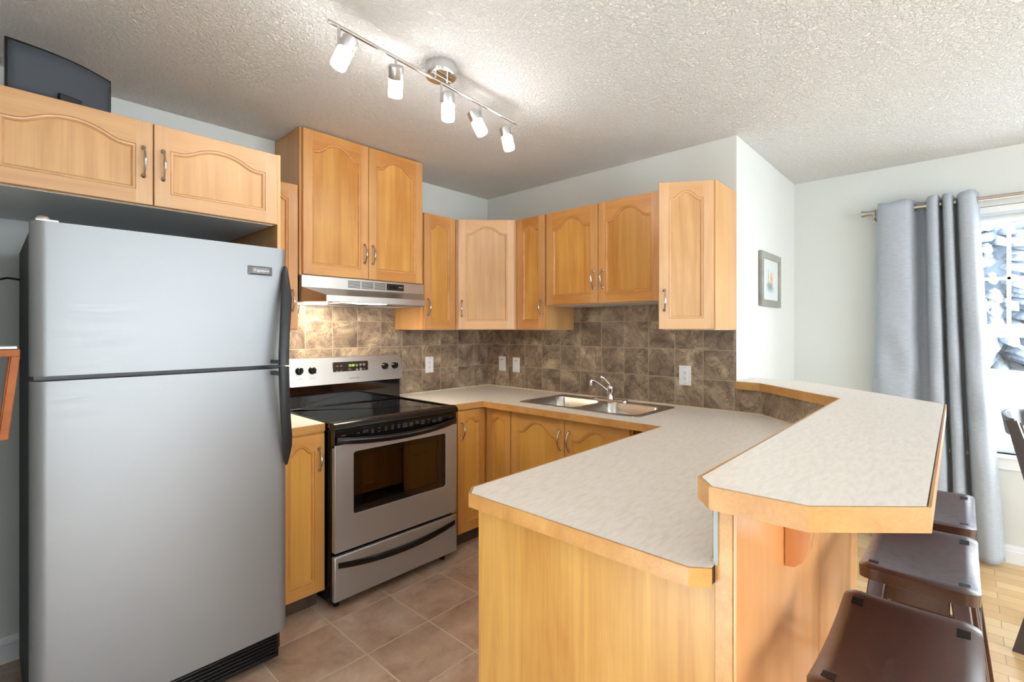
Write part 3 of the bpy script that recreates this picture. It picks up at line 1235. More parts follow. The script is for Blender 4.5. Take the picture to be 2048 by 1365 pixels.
fridge_handle([(-1.999, -.858, 1.632, .005, .006), (-2.003, -.866, 1.60, .012, .010), (-2.006, -.880, 1.54, .018, .012), (-2.008, -.890, 1.50, .021, .013),
               (-2.017, -.905, 1.43, .020, .013), (-2.026, -.918, 1.36, .019, .013), (-2.032, -.926, 1.29, .019, .013), (-2.034, -.930, 1.232, .019, .013)],
              'handle', fd1)
fridge_handle([(-2.034, -.930, 1.226, .019, .013), (-2.032, -.928, 1.17, .019, .013), (-2.026, -.921, 1.09, .019, .013), (-2.018, -.909, 1.01, .019, .013),
               (-2.008, -.895, .945, .020, .013), (-2.002, -.882, .90, .019, .012), (-1.998, -.868, .855, .012, .010), (-1.996, -.860, .818, .004, .006)],
              'handle', fd2)
# stand-offs where the handles meet the doors at the seam
MB().box(-2.058, -2.036, -.93, -.86, 1.238, 1.252).build('handle_mount', M['handle_black'], fd1, off=fo, bevel=.002)
MB().box(-2.058, -2.036, -.93, -.86, 1.192, 1.206).build('handle_mount', M['handle_black'], fd2, off=fo, bevel=.002)
bd = MB()
bx0, bx1, bz0, bz1 = -2.142, -2.052, 1.588, 1.623
bd.add([(bx0, -.862, bz0), (bx1, -.862, bz0), (bx1, -.862, bz1), (bx0, -.862, bz1),
        (bx0 + .014, -.869, bz0 + .006), (bx1 - .014, -.869, bz0 + .006), (bx1 - .014, -.869, bz1 - .006), (bx0 + .014, -.869, bz1 - .006)],
       [(0, 1, 5, 4), (1, 2, 6, 5), (2, 3, 7, 6), (3, 0, 4, 7), (4, 5, 6, 7), (3, 2, 1, 0)])
bdo = bd.build('brand_badge', simple('satin_badge', (.20, .20, .21, 1), .5, .5), fd1, off=fo, smooth=False)
text_mesh('badge_lettering', 'Frigidaire', .0135, M['print_white'], fd1, (-2.097 - FX0, -.8696 - FY, 1.605), (R(90), 0, 0), shear=.35, sx=1.15)
# power cord
cd = MB()
cd.tube([(-2.745, -.30, 1.56), (-2.78, -.29, 1.565), (-2.82, -.27, 1.553), (-2.85, -.22, 1.51), (-2.875, -.15, 1.42), (-2.88, -.06, 1.32), (-2.88, -.012, 1.30)], .004, 8)
tag(cd.build('power_cord', M['black']), 'thin black cord leaving the upper left side of the fridge', 'cord')

# ------------------------------------------------------------------ speaker dock on the fridge cabinet
sp0 = Vector((-2.793, -.60))
sp1 = Vector((-2.504, -.474))
dirx = (sp1 - sp0).normalized()
rz = math.atan2(dirx.y, dirx.x)
Lw = (sp1 - sp0).length
sp = empty('speaker_dock', (sp0.x, sp0.y, ZU1), 'black curved speaker dock standing on the cabinet over the fridge', 'speaker', rz)


def spk_outline(inset=0.0, bow=.03):
    pts = []
    N = 14
    for i in range(N + 1):
        u = i / N
        x = inset + (Lw - 2 * inset) * u
        y = -bow * math.sin(PI * u)
        pts.append((x, y))
    return pts


fo_ = spk_outline()
sh = MB()
poly_ = fo_ + [(Lw - .012, .03), (Lw - .06, .11), (.06, .11), (.012, .03)]
sh.prism(poly_, .022, .196)
sh.build('housing', M['black_satin'], sp, bevel=.004)
gi = spk_outline(.006, .0305)
gm = MB()
rows = [[(x, y - .003, z) for x, y in gi] for z in (.032, .05, .1, .15, .188)]
gm.grid(rows)
gm.build('front_grille', M['speaker_grille'], sp, solid=.004)
db = MB()
db.prism([(.05, .0), (Lw - .05, .0), (Lw - .05, -.02), (Lw * .5 + .06, -.07), (Lw * .5 + .05, -.085), (Lw * .5 - .05, -.085), (Lw * .5 - .06, -.07), (.05, -.02)], 0, .016)
db.box(.03, Lw - .03, -.01, .1, 0, .024)
db.build('dock_base', M['black'], sp, bevel=.003)
MB().box(Lw * .5 - .035, Lw * .5 + .035, -.052, -.040, .014, .058).build('dock_cradle', M['black'], sp, bevel=.004)
MB().box(Lw * .5 - .018, Lw * .5 + .022, -.078, -.062, .016, .021).build('dock_connector', M['white_trim'], sp, bevel=.001)

# ------------------------------------------------------------------ range hood
hd = empty('range_hood', (-1.70, -.33, 1.52), 'stainless steel range hood under the tall cabinet, light on', 'range hood')
ho = (-1.70, -.33, 1.52)
HX0, HX1 = -1.702, -.906
mb = MB()
A = [(HX0, -.335, 1.664), (HX1, -.335, 1.664), (HX1, -.335, 1.600), (HX0, -.335, 1.600)]
lx0, lx1, ly = -1.622, -.985, -.455
vs = [(HX0, -.015, 1.664), (HX1, -.015, 1.664),        # 0 1 back top
      (HX0, -.338, 1.664), (HX1, -.338, 1.664),        # 2 3 front top
      (HX0, -.338, 1.600), (HX1, -.338, 1.600),        # 4 5 fascia bottom
      (lx0, ly, 1.556), (lx1, ly, 1.556),              # 6 7 lip top
      (lx0, ly, 1.520), (lx1, ly, 1.520),              # 8 9 lip bottom
      (HX0, -.335, 1.520), (HX1, -.335, 1.520),        # 10 11 side front bottom
      (HX0, -.015, 1.520), (HX1, -.015, 1.520)]        # 12 13 back bottom
fs = [(0, 1, 3, 2), (2, 3, 5, 4), (4, 5, 7, 6), (6, 7, 9, 8), (4, 6, 8, 10), (5, 11, 9, 7), (2, 4, 10, 12, 0), (3, 1, 13, 11, 5), (0, 12, 13, 1)]
mb.add(vs, fs)
# recessed underside
mb.add([(HX0 + .02, -.03, 1.53), (HX1 - .02, -.03, 1.53), (HX1 - .02, -.33, 1.53), (lx1 - .01, ly + .02, 1.53), (lx0 + .01, ly + .02, 1.53), (HX0 + .02, -.33, 1.53)], [(0, 1, 2, 3, 4, 5)])
mb.add([(HX0, -.015, 1.52), (HX1, -.015, 1.52), (HX1, -.335, 1.52), (lx1, ly, 1.52), (lx0, ly, 1.52), (HX0, -.335, 1.52),
        (HX0 + .02, -.03, 1.52), (HX1 - .02, -.03, 1.52), (HX1 - .02, -.33, 1.52), (lx1 - .01, ly + .02, 1.52), (lx0 + .01, ly + .02, 1.52), (HX0 + .02, -.33, 1.52),
        (HX0 + .02, -.03, 1.53), (HX1 - .02, -.03, 1.53), (HX1 - .02, -.33, 1.53), (lx1 - .01, ly + .02, 1.53), (lx0 + .01, ly + .02, 1.53), (HX0 + .02, -.33, 1.53)],
       [(i, (i + 1) % 6, 6 + (i + 1) % 6, 6 + i) for i in range(6)] + [(6 + i, 6 + (i + 1) % 6, 12 + (i + 1) % 6, 12 + i) for i in range(6)])
mb.build('hood_shell', M['steel'], hd, off=ho, bevel=.0015)
for i, (xa, xb) in enumerate(((-1.437, -1.360), (-1.352, -1.275), (-1.267, -1.192))):
    v = MB()
    for k in range(6):
        v.box(xa, xb, -.3395, -.337, 1.648 - k * .0072, 1.6515 - k * .0072)
    v.build('vent_slots', M['slot'], hd, off=ho)
cp = MB().box(-1.184, -1.062, -.3405, -.337, 1.612, 1.652).build('control_panel', M['black'], hd, off=ho, bevel=.001)
for xk in (-1.155, -1.125):
    MB().box(xk - .006, xk + .006, -.3435, -.340, 1.624, 1.640).build('rocker_switch', M['black_satin'], cp, off=ho)
text_mesh('hood_lettering', 'BROAN', .0085, M['print_white'], cp, (-1.085 + 1.70, -.3408 + .33, 1.633 - 1.52), (R(90), 0, 0))
MB().box(-1.425, -1.245, -.44, -.36, 1.519, 1.529).build('light_lens', M['hood_lens'], hd, off=ho, bevel=.003)
MB().box(-1.60, -1.50, -.22, -.12, 1.519, 1.529).build('rear_light_lens', M['hood_lens'], hd, off=ho, bevel=.003)
MB().box(-1.46, -1.12, -.30, -.06, 1.524, 1.529).build('grease_filter', M['steel_sink'], hd, off=ho, bevel=.001)
cw = MB()
cw.tube([(-1.575, -.018, 1.525), (-1.573, -.014, 1.50), (-1.576, -.012, 1.47)], .0018, 6)
cw.build('stray_wire', M['black'], hd, off=ho)

# ------------------------------------------------------------------ stove
RX0, RX1 = -1.700, -.926
RFY = -.69
st = empty('electric_range', (RX0, RFY, 0), 'freestanding stainless and black electric stove between the base cabinets', 'stove')
so = (RX0, RFY, 0)
MB().box(RX0 + .004, RX1 - .004, -.645, -.035, .03, .895).build('oven_body', M['black_satin'], st, off=so, bevel=.003)
# cooktop with raised rim and bullnose
ct = MB()
ct.box(RX0, RX1, -.655, -.10, .892, .914)
for (a, b, c, d) in ((RX0, RX0 + .022, -.655, -.10), (RX1 - .022, RX1, -.655, -.10), (RX0 + .022, RX1 - .022, -.115, -.10)):
    ct.box(a, b, c, d, .914, .920)
ct.build('cooktop', M['black_gloss'], st, off=so, bevel=.003)
bn = MB()
prof = [(-.645, .921), (-.668, .920), (-.685, .915), (-.696, .905), (-.700, .893), (-.697, .884), (-.688, .880), (-.645, .880)]
bn.prism(prof, RX0, RX1, axis='x')
bn.build('cooktop_bullnose', M['black_satin'], st, off=so, bevel=.002)
bu = MB()


def ring_flat(m_, cx, cy, r0, r1, z, seg=40):
    vs = []
    for k in range(seg):
        a = 2 * PI * k / seg
        vs += [(cx + r0 * math.cos(a), cy + r0 * math.sin(a), z), (cx + r1 * math.cos(a), cy + r1 * math.sin(a), z)]
    m_.add(vs, [(2 * k, 2 * k + 1, (2 * k + 3) % (2 * seg), (2 * k + 2) % (2 * seg)) for k in range(seg)])


for (cx, cy, r) in ((-1.50, -.25, .075), (-1.11, -.25, .095), (-1.50, -.50, .105), (-1.11, -.50, .08)):
    b_ = MB()
    ring_flat(b_, cx, cy, r - .002, r, .9143)
    ring_flat(b_, cx, cy, r * .6 - .0015, r * .6, .9143)
    b_.build('burner_ring', simple('burner_marking', srgb(48, 48, 50), .3), st, off=so, smooth=False)
# vent/handle strip
vp = MB().box(RX0 + .003, RX1 - .003, -.685, -.64, .798, .880)
vp.build('vent_panel', M['black_satin'], st, off=so, bevel=.002)
vs_ = MB()
n_ = 18
for i in range(n_):
    x = RX0 + .05 + i * (RX1 - RX0 - .1) / (n_ - 1)
    hw2 = random.choice((.007, .010, .013, .015))  # uneven grey blocks imitate broken reflections along the slotted vent
    for k in range(3):
        if random.random() < .25 or abs(i - 8.5) > 7 and k != 1:
            continue
        vs_.box(x - hw2, x + hw2, -.6875, -.685, .845 + k * .0085, .8495 + k * .0085)
vs_.box(RX0 + .04, RX1 - .04, -.6855, -.684, .842, .868, 1)
vs_.build('vent_slots', [simple('vent_slot_reflection', srgb(66, 70, 78), .35), M['black_satin']], st, off=so)
odr = MB()
# steel oven door with window hole
X0, X1, Z0, Z1 = RX0 + .003, RX1 - .003, .292, .812
odr.prism([(X0, Z0), (X1, Z0), (X1, Z1), (X0, Z1)], -.69, -.655, axis='y')
wx0, wx1, wz0, wz1 = -1.598, -1.012, .460, .768
odr = MB()


def rrect(x0, x1, z0, z1, r, n=5):
    pts = []
    for (cx, cz, a0) in ((x0 + r, z0 + r, PI), (x1 - r, z0 + r, 1.5 * PI), (x1 - r, z1 - r, 0), (x0 + r, z1 - r, .5 * PI)):
        for i in range(n + 1):
            a = a0 + PI / 2 * i / n
            pts.append((cx + r * math.cos(a), cz + r * math.sin(a)))
    return pts


odr.prism([(X0, Z0), (X1, Z0), (X1, Z1), (X0, Z1)], -.69, -.66, hole=rrect(wx0, wx1, wz0, wz1, .015), axis='y')
od = odr.build('oven_door', M['range_steel'], st, off=so, bevel=.002)
fr_ = MB().prism(rrect(wx0 - .001, wx1 + .001, wz0 - .001, wz1 + .001, .015), -.684, -.668, hole=rrect(wx0 + .05, wx1 - .05, wz0 + .035, wz1 - .03, .01), axis='y')
fr_.build('window_border', M['black_gloss'], od, off=so)
MB().box(wx0 + .045, wx1 - .045, -.681, -.677, wz0 + .03, wz1 - .025).build('oven_window', M['oven_glass'], od, off=so)
# cavity seen through the glass
cav = MB()
cx0, cx1, cz0, cz1 = wx0 + .03, wx1 - .03, wz0 - .02, wz1 + .02
cav.add([(cx0, -.664, cz0), (cx1, -.664, cz0), (cx1, -.664, cz1), (cx0, -.664, cz1), (cx0 + .02, -.646, cz0), (cx1 - .02, -.646, cz0), (cx1 - .02, -.646, cz1), (cx0 + .02, -.646, cz1)],
        [(4, 5, 6, 7), (0, 1, 5, 4), (1, 2, 6, 5), (2, 3, 7, 6), (3, 0, 4, 7)])
cav.build('oven_cavity', simple('oven_enamel', srgb(128, 106, 74), .5), od, off=so, smooth=False)
rk = MB()
for z in (.56, .665):
    rk.tube([(cx0 + .02, -.654, z), (cx1 - .02, -.654, z)], .002, 6)
rk.build('oven_rack', M['chrome'], od, off=so)
# oven handle: bowed black bar
hb = MB()
pts, rad = [], []
for i in range(25):
    u = -1 + 2 * i / 24
    x = (RX0 + RX1) / 2 + u * (RX1 - RX0 - .03) / 2
    y = -.690 - .052 * (1 - u * u) ** .6
    z = .838 - .022 * (1 - u * u)
    pts.append((x, y, z))
    rad.append(.017)
hb.tube(pts, rad, 12, flat=.6)
hb.build('oven_handle', M['black_satin'], od, off=so)
# drawer
dr = MB().box(RX0 - .0, RX1 - .0, -.69, -.66, .055, .275).build('storage_drawer', M['range_steel'], st, off=so, bevel=.008, seg=3)
dh = MB()
lo, hi = [], []
N = 24
rows = []
for i in range(N + 1):
    u = -1 + 2 * i / N
    x = (RX0 + RX1) / 2 + u * (RX1 - RX0 - .04) / 2
    bow = 1 - u * u
    zt = .246 - .034 * bow
    hgt = .028
    yf = -.692 - .014 * bow ** .7
    rows.append([(x, -.688, zt), (x, yf, zt - .003), (x, yf - .002, zt - hgt * .5), (x, yf, zt - hgt), (x, -.688, zt - hgt - .002)])
dh.grid(rows)
dh.add(rows[0], [(0, 1, 2, 3, 4)])
dh.add(rows[-1], [(0, 1, 2, 3, 4)])
dh.build('drawer_handle', M['black_satin'], dr, off=so)
for x in (RX0 + .05, RX1 - .05):
    for y in (-.61, -.10):
        MB().lathe([(.016, 0), (.016, .03)], 12, (x, y, 0)).build('leveling_foot', M['black'], st, off=so)
# backguard
MB().box(RX0 + .006, RX1 - .0, -.098, -.02, .895, 1.048).build('backguard_riser', M['black_gloss'], st, off=so, bevel=.003)
bgp = rrect(RX0 + .012, RX1 + .010, 1.044, 1.203, .028, 6)
bg = MB()
n = len(bgp)


def yb(z):
    return -.118 + (z - 1.044) * .16


tess = tessellate_polygon([[Vector((p[0], p[1], 0)) for p in bgp]])
vsf = [(p[0], yb(p[1]), p[1]) for p in bgp]
vsb = [(p[0], -.03, p[1]) for p in bgp]
bg.add(vsf + vsb, [tuple(t) for t in tess] + [tuple(n + i for i in reversed(t)) for t in tess] + [(i, (i + 1) % n, (i + 1) % n + n, i + n) for i in range(n)])
bgo = bg.build('backguard', M['steel'], st, off=so, bevel=.003)
kt = math.atan(.16)
krot = Matrix.Rotation(R(90) - kt, 3, 'X')
for i, xk in enumerate((-1.612, -1.536, -1.050, -.974)):
    z = 1.133
    kb = MB()
    kb.lathe([(.0225, 0), (.0225, .004), (.019, .010), (.0165, .022), (.015, .024), (.0, .024)], 24, (xk, yb(z), z), krot)
    gdir = Matrix.Rotation(R([15, -20, 5, 10][i]), 3, 'Y')
    c0 = Vector((xk, yb(z) - .026, z + .002))
    gv = []
    for dx_, dy_, dz_ in ((-.0045, -.006, -.018), (.0045, -.006, -.018), (.0045, -.006, .018), (-.0045, -.006, .018), (-.006, .006, -.018), (.006, .006, -.018), (.006, .006, .018), (-.006, .006, .018)):
        gv.append(c0 + gdir @ Vector((dx_, dy_, dz_)))
    kb.add(gv, [(0, 1, 2, 3), (4, 7, 6, 5), (0, 4, 5, 1), (1, 5, 6, 2), (2, 6, 7, 3), (3, 7, 4, 0)])
    kb.build('burner_knob', M['black_satin'], bgo, off=so)
    mk = MB()
    for k in range(11):
        a = R(-140 + 28 * k)
        mk.box(xk + .030 * math.sin(a) - .0008, xk + .030 * math.sin(a) + .0008, yb(z + .03 * math.cos(a)) - .0006, yb(z) + .004, z + .030 * math.cos(a) - .0008, z + .030 * math.cos(a) + .0008)
    # small square of burner marks under the knob
    for (ax_, az_) in ((-.012, 0), (-.004, 0), (.006, .003), (.012, .003), (.006, -.004), (.012, -.004)):
        mk.box(xk + ax_ - .0018, xk + ax_ + .0018, yb(1.088) - .0006, yb(1.088) + .004, 1.086 + az_ - .0015, 1.086 + az_ + .0015)
    mk.build('dial_marks', M['print_grey'], bgo, off=so)
dsp = MB().prism(rrect(-1.408, -1.172, 1.092, 1.174, .008), yb(1.14) - .004, yb(1.14) + .006, axis='y').build('control_display', simple('dark_brown_glass', srgb(34, 26, 24), .2), bgo, off=so, bevel=.001)
yd = yb(1.14) - .0045
text_mesh('clock_digits', '10:28', .021, M['led_green'], dsp, (-1.288 - RX0, yd - RFY, 1.150), (R(90), 0, 0), sx=.9)
bt = MB()
for (x, z) in ((-1.382, 1.150), (-1.356, 1.150), (-1.382, 1.120), (-1.356, 1.120)):
    bt.box(x - .008, x + .008, yd, yd + .002, z - .003, z + .001)
    bt.box(x - .0015, x + .0015, yd, yd + .002, z + .006, z + .009)
for (x, z) in ((-1.252, 1.150), (-1.226, 1.152), (-1.202, 1.152), (-1.250, 1.122), (-1.224, 1.124)):
    MB().lathe([(.0001, -.0015), (.0085, -.0015), (.0085, .0015)], 14, (x, yd + .001, z), Matrix.Rotation(R(90), 3, 'X')).build('key_button', M['key_print'], dsp, off=so)
for k, ln in enumerate((.018, .024, .032, .042)):
    bt.box(-1.31, -1.31 + ln, yd, yd + .002, 1.131 - k * .009, 1.134 - k * .009)
bt.box(-1.212, -1.194, yd, yd + .002, 1.122, 1.125)
bt.build('display_print', M['key_print'], dsp, off=so)
text_mesh('range_lettering', 'FRIGIDAIRE', .0115, M['print_grey'], bgo, (-1.272 - RX0, yb(1.071) - .0008 - RFY, 1.071), (R(90) - kt, 0, 0), shear=.2, sx=1.2)

# ------------------------------------------------------------------ sink and faucet
sx0, sx1, sy0, sy1 = -.538, -.072, -1.662, -.828
sk = empty('kitchen_sink', (sx0, sy0, ZC), 'double bowl stainless steel sink set into the counter', 'sink')
ko = (sx0, sy0, ZC)


def rr2(x0, x1, y0, y1, r, n=6):
    return rrect(x0, x1, y0, y1, r, n)


bowls = [(-.505, -.150, -1.232, -.862), (-.505, -.150, -1.628, -1.262)]
rim = MB()
outer = rr2(sx0, sx1, sy0, sy1, .03)
holes = [rr2(*b, .06, 8) for b in bowls]
tess = tessellate_polygon([[Vector((p[0], p[1], 0)) for p in l] for l in [outer] + holes])
flat = outer + holes[0] + holes[1]
rim.add([(p[0], p[1], ZC + .0035) for p in flat], [tuple(t) for t in tess])
o2 = offset_poly(outer, -.002, True)
n = len(outer)
rim.add([(p[0], p[1], ZC + .0035) for p in outer] + [(p[0], p[1], ZC + .0002) for p in o2], [(i, (i + 1) % n, (i + 1) % n + n, i + n) for i in range(n)])
rim.build('rim', M['steel_sink'], sk, off=ko)
for b in bowls:
    bm_ = MB()
    L0 = rr2(*b, .06, 8)
    rings = [(0, ZC + .0035), (.004, ZC - .004), (.010, ZC - .10), (.022, ZC - .150), (.05, ZC - .168), (.10, ZC - .172)]
    rows = []
    for ins, z in rings:
        lp = rr2(b[0] + ins, b[1] - ins, b[2] + ins, b[3] - ins, max(.02, .06 - ins * .1), 8)
        rows.append([(p[0], p[1], z) for p in lp] + [(lp[0][0], lp[0][1], z)])
    bm_.grid(rows)
    bm_.add(rows[-1][:-1], [tuple(range(len(rows[-1]) - 1))])
    bo = bm_.build('bowl', M['steel_sink'], sk, off=ko)
    dc = MB()
    dc.lathe([(.0001, .001), (.025, .001), (.04, .004), (.044, .001)], 20, ((b[0] + b[1]) / 2, (b[2] + b[3]) / 2, ZC - .172))
    dc.build('drain', M['chrome'], bo, off=ko)
FXc, FYc = -.098, -1.232
fa = empty('kitchen_faucet', (FXc, FYc, ZC + .0035), 'chrome single-lever kitchen faucet behind the sink', 'faucet')
z0 = ZC + .0035
dp_ = MB()
dp_.prism(rr2(FXc - .028, FXc + .026, FYc - .125, FYc + .125, .026, 8), z0, z0 + .010)
dp_.build('deck_plate', M['chrome'], fa, off=(FXc, FYc, z0), bevel=.003, seg=3)
bd_ = MB().lathe([(.026, .008), (.024, .02), (.020, .035), (.021, .06), (.024, .075), (.023, .09), (.014, .102), (.0001, .106)], 24, (FXc, FYc, z0))
bd_.build('faucet_body', M['chrome'], fa, off=(FXc, FYc, z0))
# spout rises out over the left bowl
sd = Vector((-.62, .78, 0)).normalized()
spp = [Vector((FXc, FYc, z0 + .045)) + sd * t + Vector((0, 0, 1)) * h for t, h in ((0, 0), (.02, .018), (.05, .044), (.08, .066), (.105, .080), (.118, .080), (.124, .072))]
s_ = MB().tube(spp, [.014, .0125, .0115, .011, .011, .012, .012], 12)
e_ = spp[-1]
s_.lathe([(.013, -.022), (.0135, 0), (.012, .008), (.0001, .012)], 14, (e_.x, e_.y, e_.z))
s_.build('spout', M['chrome'], fa, off=(FXc, FYc, z0))
lv = MB()
ld = Vector((-.30, .95, 0)).normalized()
lp_ = [Vector((FXc, FYc, z0 + .098)) + ld * t + Vector((0, 0, 1)) * h for t, h in ((0, 0), (.018, .018), (.036, .036), (.046, .045), (.062, .049))]
lv.tube(lp_, [.007, .005, .0045, .007, .010], 10, flat=.6)
lv.build('lever', M['chrome'], fa, off=(FXc, FYc, z0))


# ------------------------------------------------------------------ outlets and switches
def outlet(loc, rotz, label, kind='outlet', group=None):
    r = empty('wall_' + ('outlet' if kind == 'outlet' else 'switch'), loc, label, kind, rotz)
    MB().prism(rrect(-.036, .036, -.058, .058, .003, 2), -.005, 0, axis='y').build('cover_plate', M['plate'], r, bevel=.0015)
    if kind == 'outlet':
        MB().box(-.017, .017, -.0065, -.004, -.034, .034).build('receptacle', M['plate'], r, bevel=.001)
        sl = MB()
        for s in (-1, 1):
            c = s * .017
            sl.box(-.0075, -.0055, -.0072, -.006, c, c + .008)
            sl.box(.0055, .0075, -.0072, -.006, c, c + .007)
            sl.lathe([(.0001, .0), (.0026, 0), (.0026, .001)], 8, (0, -.0065, c - .006), Matrix.Rotation(R(90), 3, 'X'))
        sl.build('slots', M['slot'], r)
    else:
        MB().box(-.017, .017, -.0068, -.004, -.034, .034).build('rocker', M['plate'], r, bevel=.0015)
        MB().box(-.0165, .0165, -.0075, -.0065, .030, .033).build('rocker_edge', M['slot'], r)
    sc = MB()
    for s in (-1, 1):
        sc.lathe([(.0001, .0), (.0025, 0), (.0025, .001)], 8, (0, -.0055, s * .048), Matrix.Rotation(R(90), 3, 'X'))
    sc.build('screws', M['nickel'], r)
    return r


outlet((-.61, -.008, 1.114), 0, 'white outlet on the stove wall tiles right of the stove')
outlet((-.008, -.181, 1.10), -PI / 2, 'white rocker switch nearest the tiled corner', 'switch')
outlet((-.008, -.333, 1.097), -PI / 2, 'white rocker switch, second from the corner toward the sink', 'switch')
outlet((-.008, -1.689, 1.10), -PI / 2, 'white outlet on the sink wall tiles right of the faucet')

# ------------------------------------------------------------------ track light
tr = empty('track_light', (-1.57, -1.335, H), 'chrome track light with five lit heads on the ceiling', 'ceiling light')
to = (-1.57, -1.335, H)
cn = MB().lathe([(.064, 0), (.064, -.046), (.060, -.052), (.0001, -.052)], 40, (-1.57, -1.335, H))
cno = cn.build('canopy', M['chrome'], tr, off=to)
E1 = Vector((-2.082, -1.395, 2.372))
E2 = Vector((-1.084, -1.310, 2.372))
dirr = (E2 - E1).normalized()
sl = MB()
mid = Vector((-1.575, -1.335, 0))
MB().tube([E1, E2], .0065, 12).build('rail', M['chrome'], tr, off=to)
br = MB()
c_ = (E1 + E2) / 2
br.tube([c_ + dirr * -.05 + Vector((0, .0, .022)), c_ + dirr * .055 + Vector((0, .0, .022))], .0045, 8)
for t in (-.032, .032):
    br.tube([c_ + dirr * t, c_ + dirr * t + Vector((0, 0, .034))], .005, 8)
br.build('bracket', M['chrome'], tr, off=to)
RV = Vector((.679, -.734, 0))
FV = Vector((.734, .679, 0))
heads = [(.038, (-.42, -.1), .068), (.272, (-.22, .75), .062), (.500, (0.0, 0.0), .075), (.742, (.46, .0), .062), (.962, (.22, -.05), .062)]
for t, (a, f_), drop in heads:
    p0 = E1.lerp(E2, t)
    p1 = p0 + Vector((0, 0, -drop))
    hroot = MB()
    MB().tube([p0, p1], .0055, 10).build('drop_stem', M['chrome'], tr, off=to)
    ax = (RV * a + FV * f_ + Vector((0, 0, -1))).normalized()
    side = RV * (.024 if a >= -.1 or a < -.3 else .0) if a <= 0.1 else RV * -.024
    if a < -.3:
        side = RV * .026
    pc = p1 + side * 1.15 + Vector((0, 0, .006))
    q_ = Vector((0, 0, 1)).rotation_difference(-ax).to_matrix()
    cap = MB().lathe([(.0001, .026), (.024, .026), (.0268, .023), (.0268, -.018), (.0255, -.020), (.0255, -.02)], 28, pc, q_)
    cap.tube([p1, pc], .004, 8)
    co = cap.build('lamp_head', M['steel_cap'], tr, off=to)
    MB().lathe([(.0255, -.019), (.0262, -.022), (.0262, -.078), (.024, -.083), (.0001, -.084)], 28, pc, q_).build('glowing_diffuser', M['glow'], co, off=to)

# ------------------------------------------------------------------ picture on the return wall
pf = empty('framed_picture', (.60, -1.978, 1.69), 'small grey-framed watercolor on the white side wall', 'picture')
po = (.60, -1.978, 1.69)
px0, px1, pz0, pz1 = .395, .82, 1.52, 1.862
fm = MB()
wf = .042
for (a, b, c, d) in ((px0, px1, pz1 - wf, pz1), (px0, px1, pz0, pz0 + wf), (px0, px0 + wf, pz0 + wf, pz1 - wf), (px1 - wf, px1, pz0 + wf, pz1 - wf)):
    fm.box(a, b, -2.0, -1.979, c, d)
fm.build('frame', wood('grey_weathered_frame', srgb(158, 158, 150), srgb(128, 128, 120), horiz=True, rough=.6, coat=0), pf, off=po, bevel=.003)
MB().box(px0 + wf - .004, px1 - wf + .004, -1.99, -1.986, pz0 + wf - .004, pz1 - wf + .004).build('mat_board', M['mat_board'], pf, off=po)


def watercolor():
    m, nt, b = new_mat('watercolor')
    L = nt.links
    tc = nd(nt, 'ShaderNodeTexCoord')

    def blob(cx, cz, rx, rz, col, prev):
        mp = nd(nt, 'ShaderNodeMapping')
        mp.inputs['Location'].default_value = (-cx / rx, 0, -cz / rz)
        mp.inputs['Scale'].default_value = (1 / rx, 0, 1 / rz)
        L.new(tc.outputs['Object'], mp.inputs['Vector'])
        n = nd(nt, 'ShaderNodeTexNoise')
        n.inputs['Scale'].default_value = 60
        n.inputs['Detail'].default_value = 4
        L.new(tc.outputs['Object'], n.inputs['Vector'])
        ln = nd(nt, 'ShaderNodeVectorMath', operation='LENGTH')
        L.new(mp.outputs[0], ln.inputs[0])
        ad = nd(nt, 'ShaderNodeMath', operation='ADD')
        L.new(ln.outputs['Value'], ad.inputs[0])
        L.new(n.outputs['Fac'], ad.inputs[1])
        mr = nd(nt, 'ShaderNodeMapRange')
        mr.inputs[1].default_value = .9
        mr.inputs[2].default_value = 1.7
        mr.inputs[3].default_value = .9
        mr.inputs[4].default_value = 0
        L.new(ad.outputs[0], mr.inputs[0])
        mx = nd(nt, 'ShaderNodeMix', data_type='RGBA')
        L.new(mr.outputs[0], mx.inputs[0])
        if prev is None:
            mx.inputs[6].default_value = srgb(226, 232, 234)
        else:
            L.new(prev, mx.inputs[6])
        mx.inputs[7].default_value = col
        return mx.outputs[2]
    s = blob(0, -.05, .08, .022, srgb(170, 196, 200), None)
    s = blob(-.01, -.028, .075, .028, srgb(132, 148, 128), s)
    s = blob(.025, .022, .035, .04, srgb(232, 158, 112), s)
    s = blob(.035, .045, .03, .02, srgb(236, 206, 130), s)
    s = blob(-.045, .03, .008, .05, srgb(140, 156, 148), s)
    L.new(s, b.inputs['Base Color'])
    b.inputs['Roughness'].default_value = .8
    return m


MB().box(-.085, .085, -.001, 0, -.075, .09).build('painting', watercolor(), pf, loc=(.0, -.0125, -.008))
MB().box(px0 + wf - .004, px1 - wf + .004, -1.996, -1.994, pz0 + wf - .004, pz1 - wf + .004).build('picture_glass', M['glass'], pf, off=po)

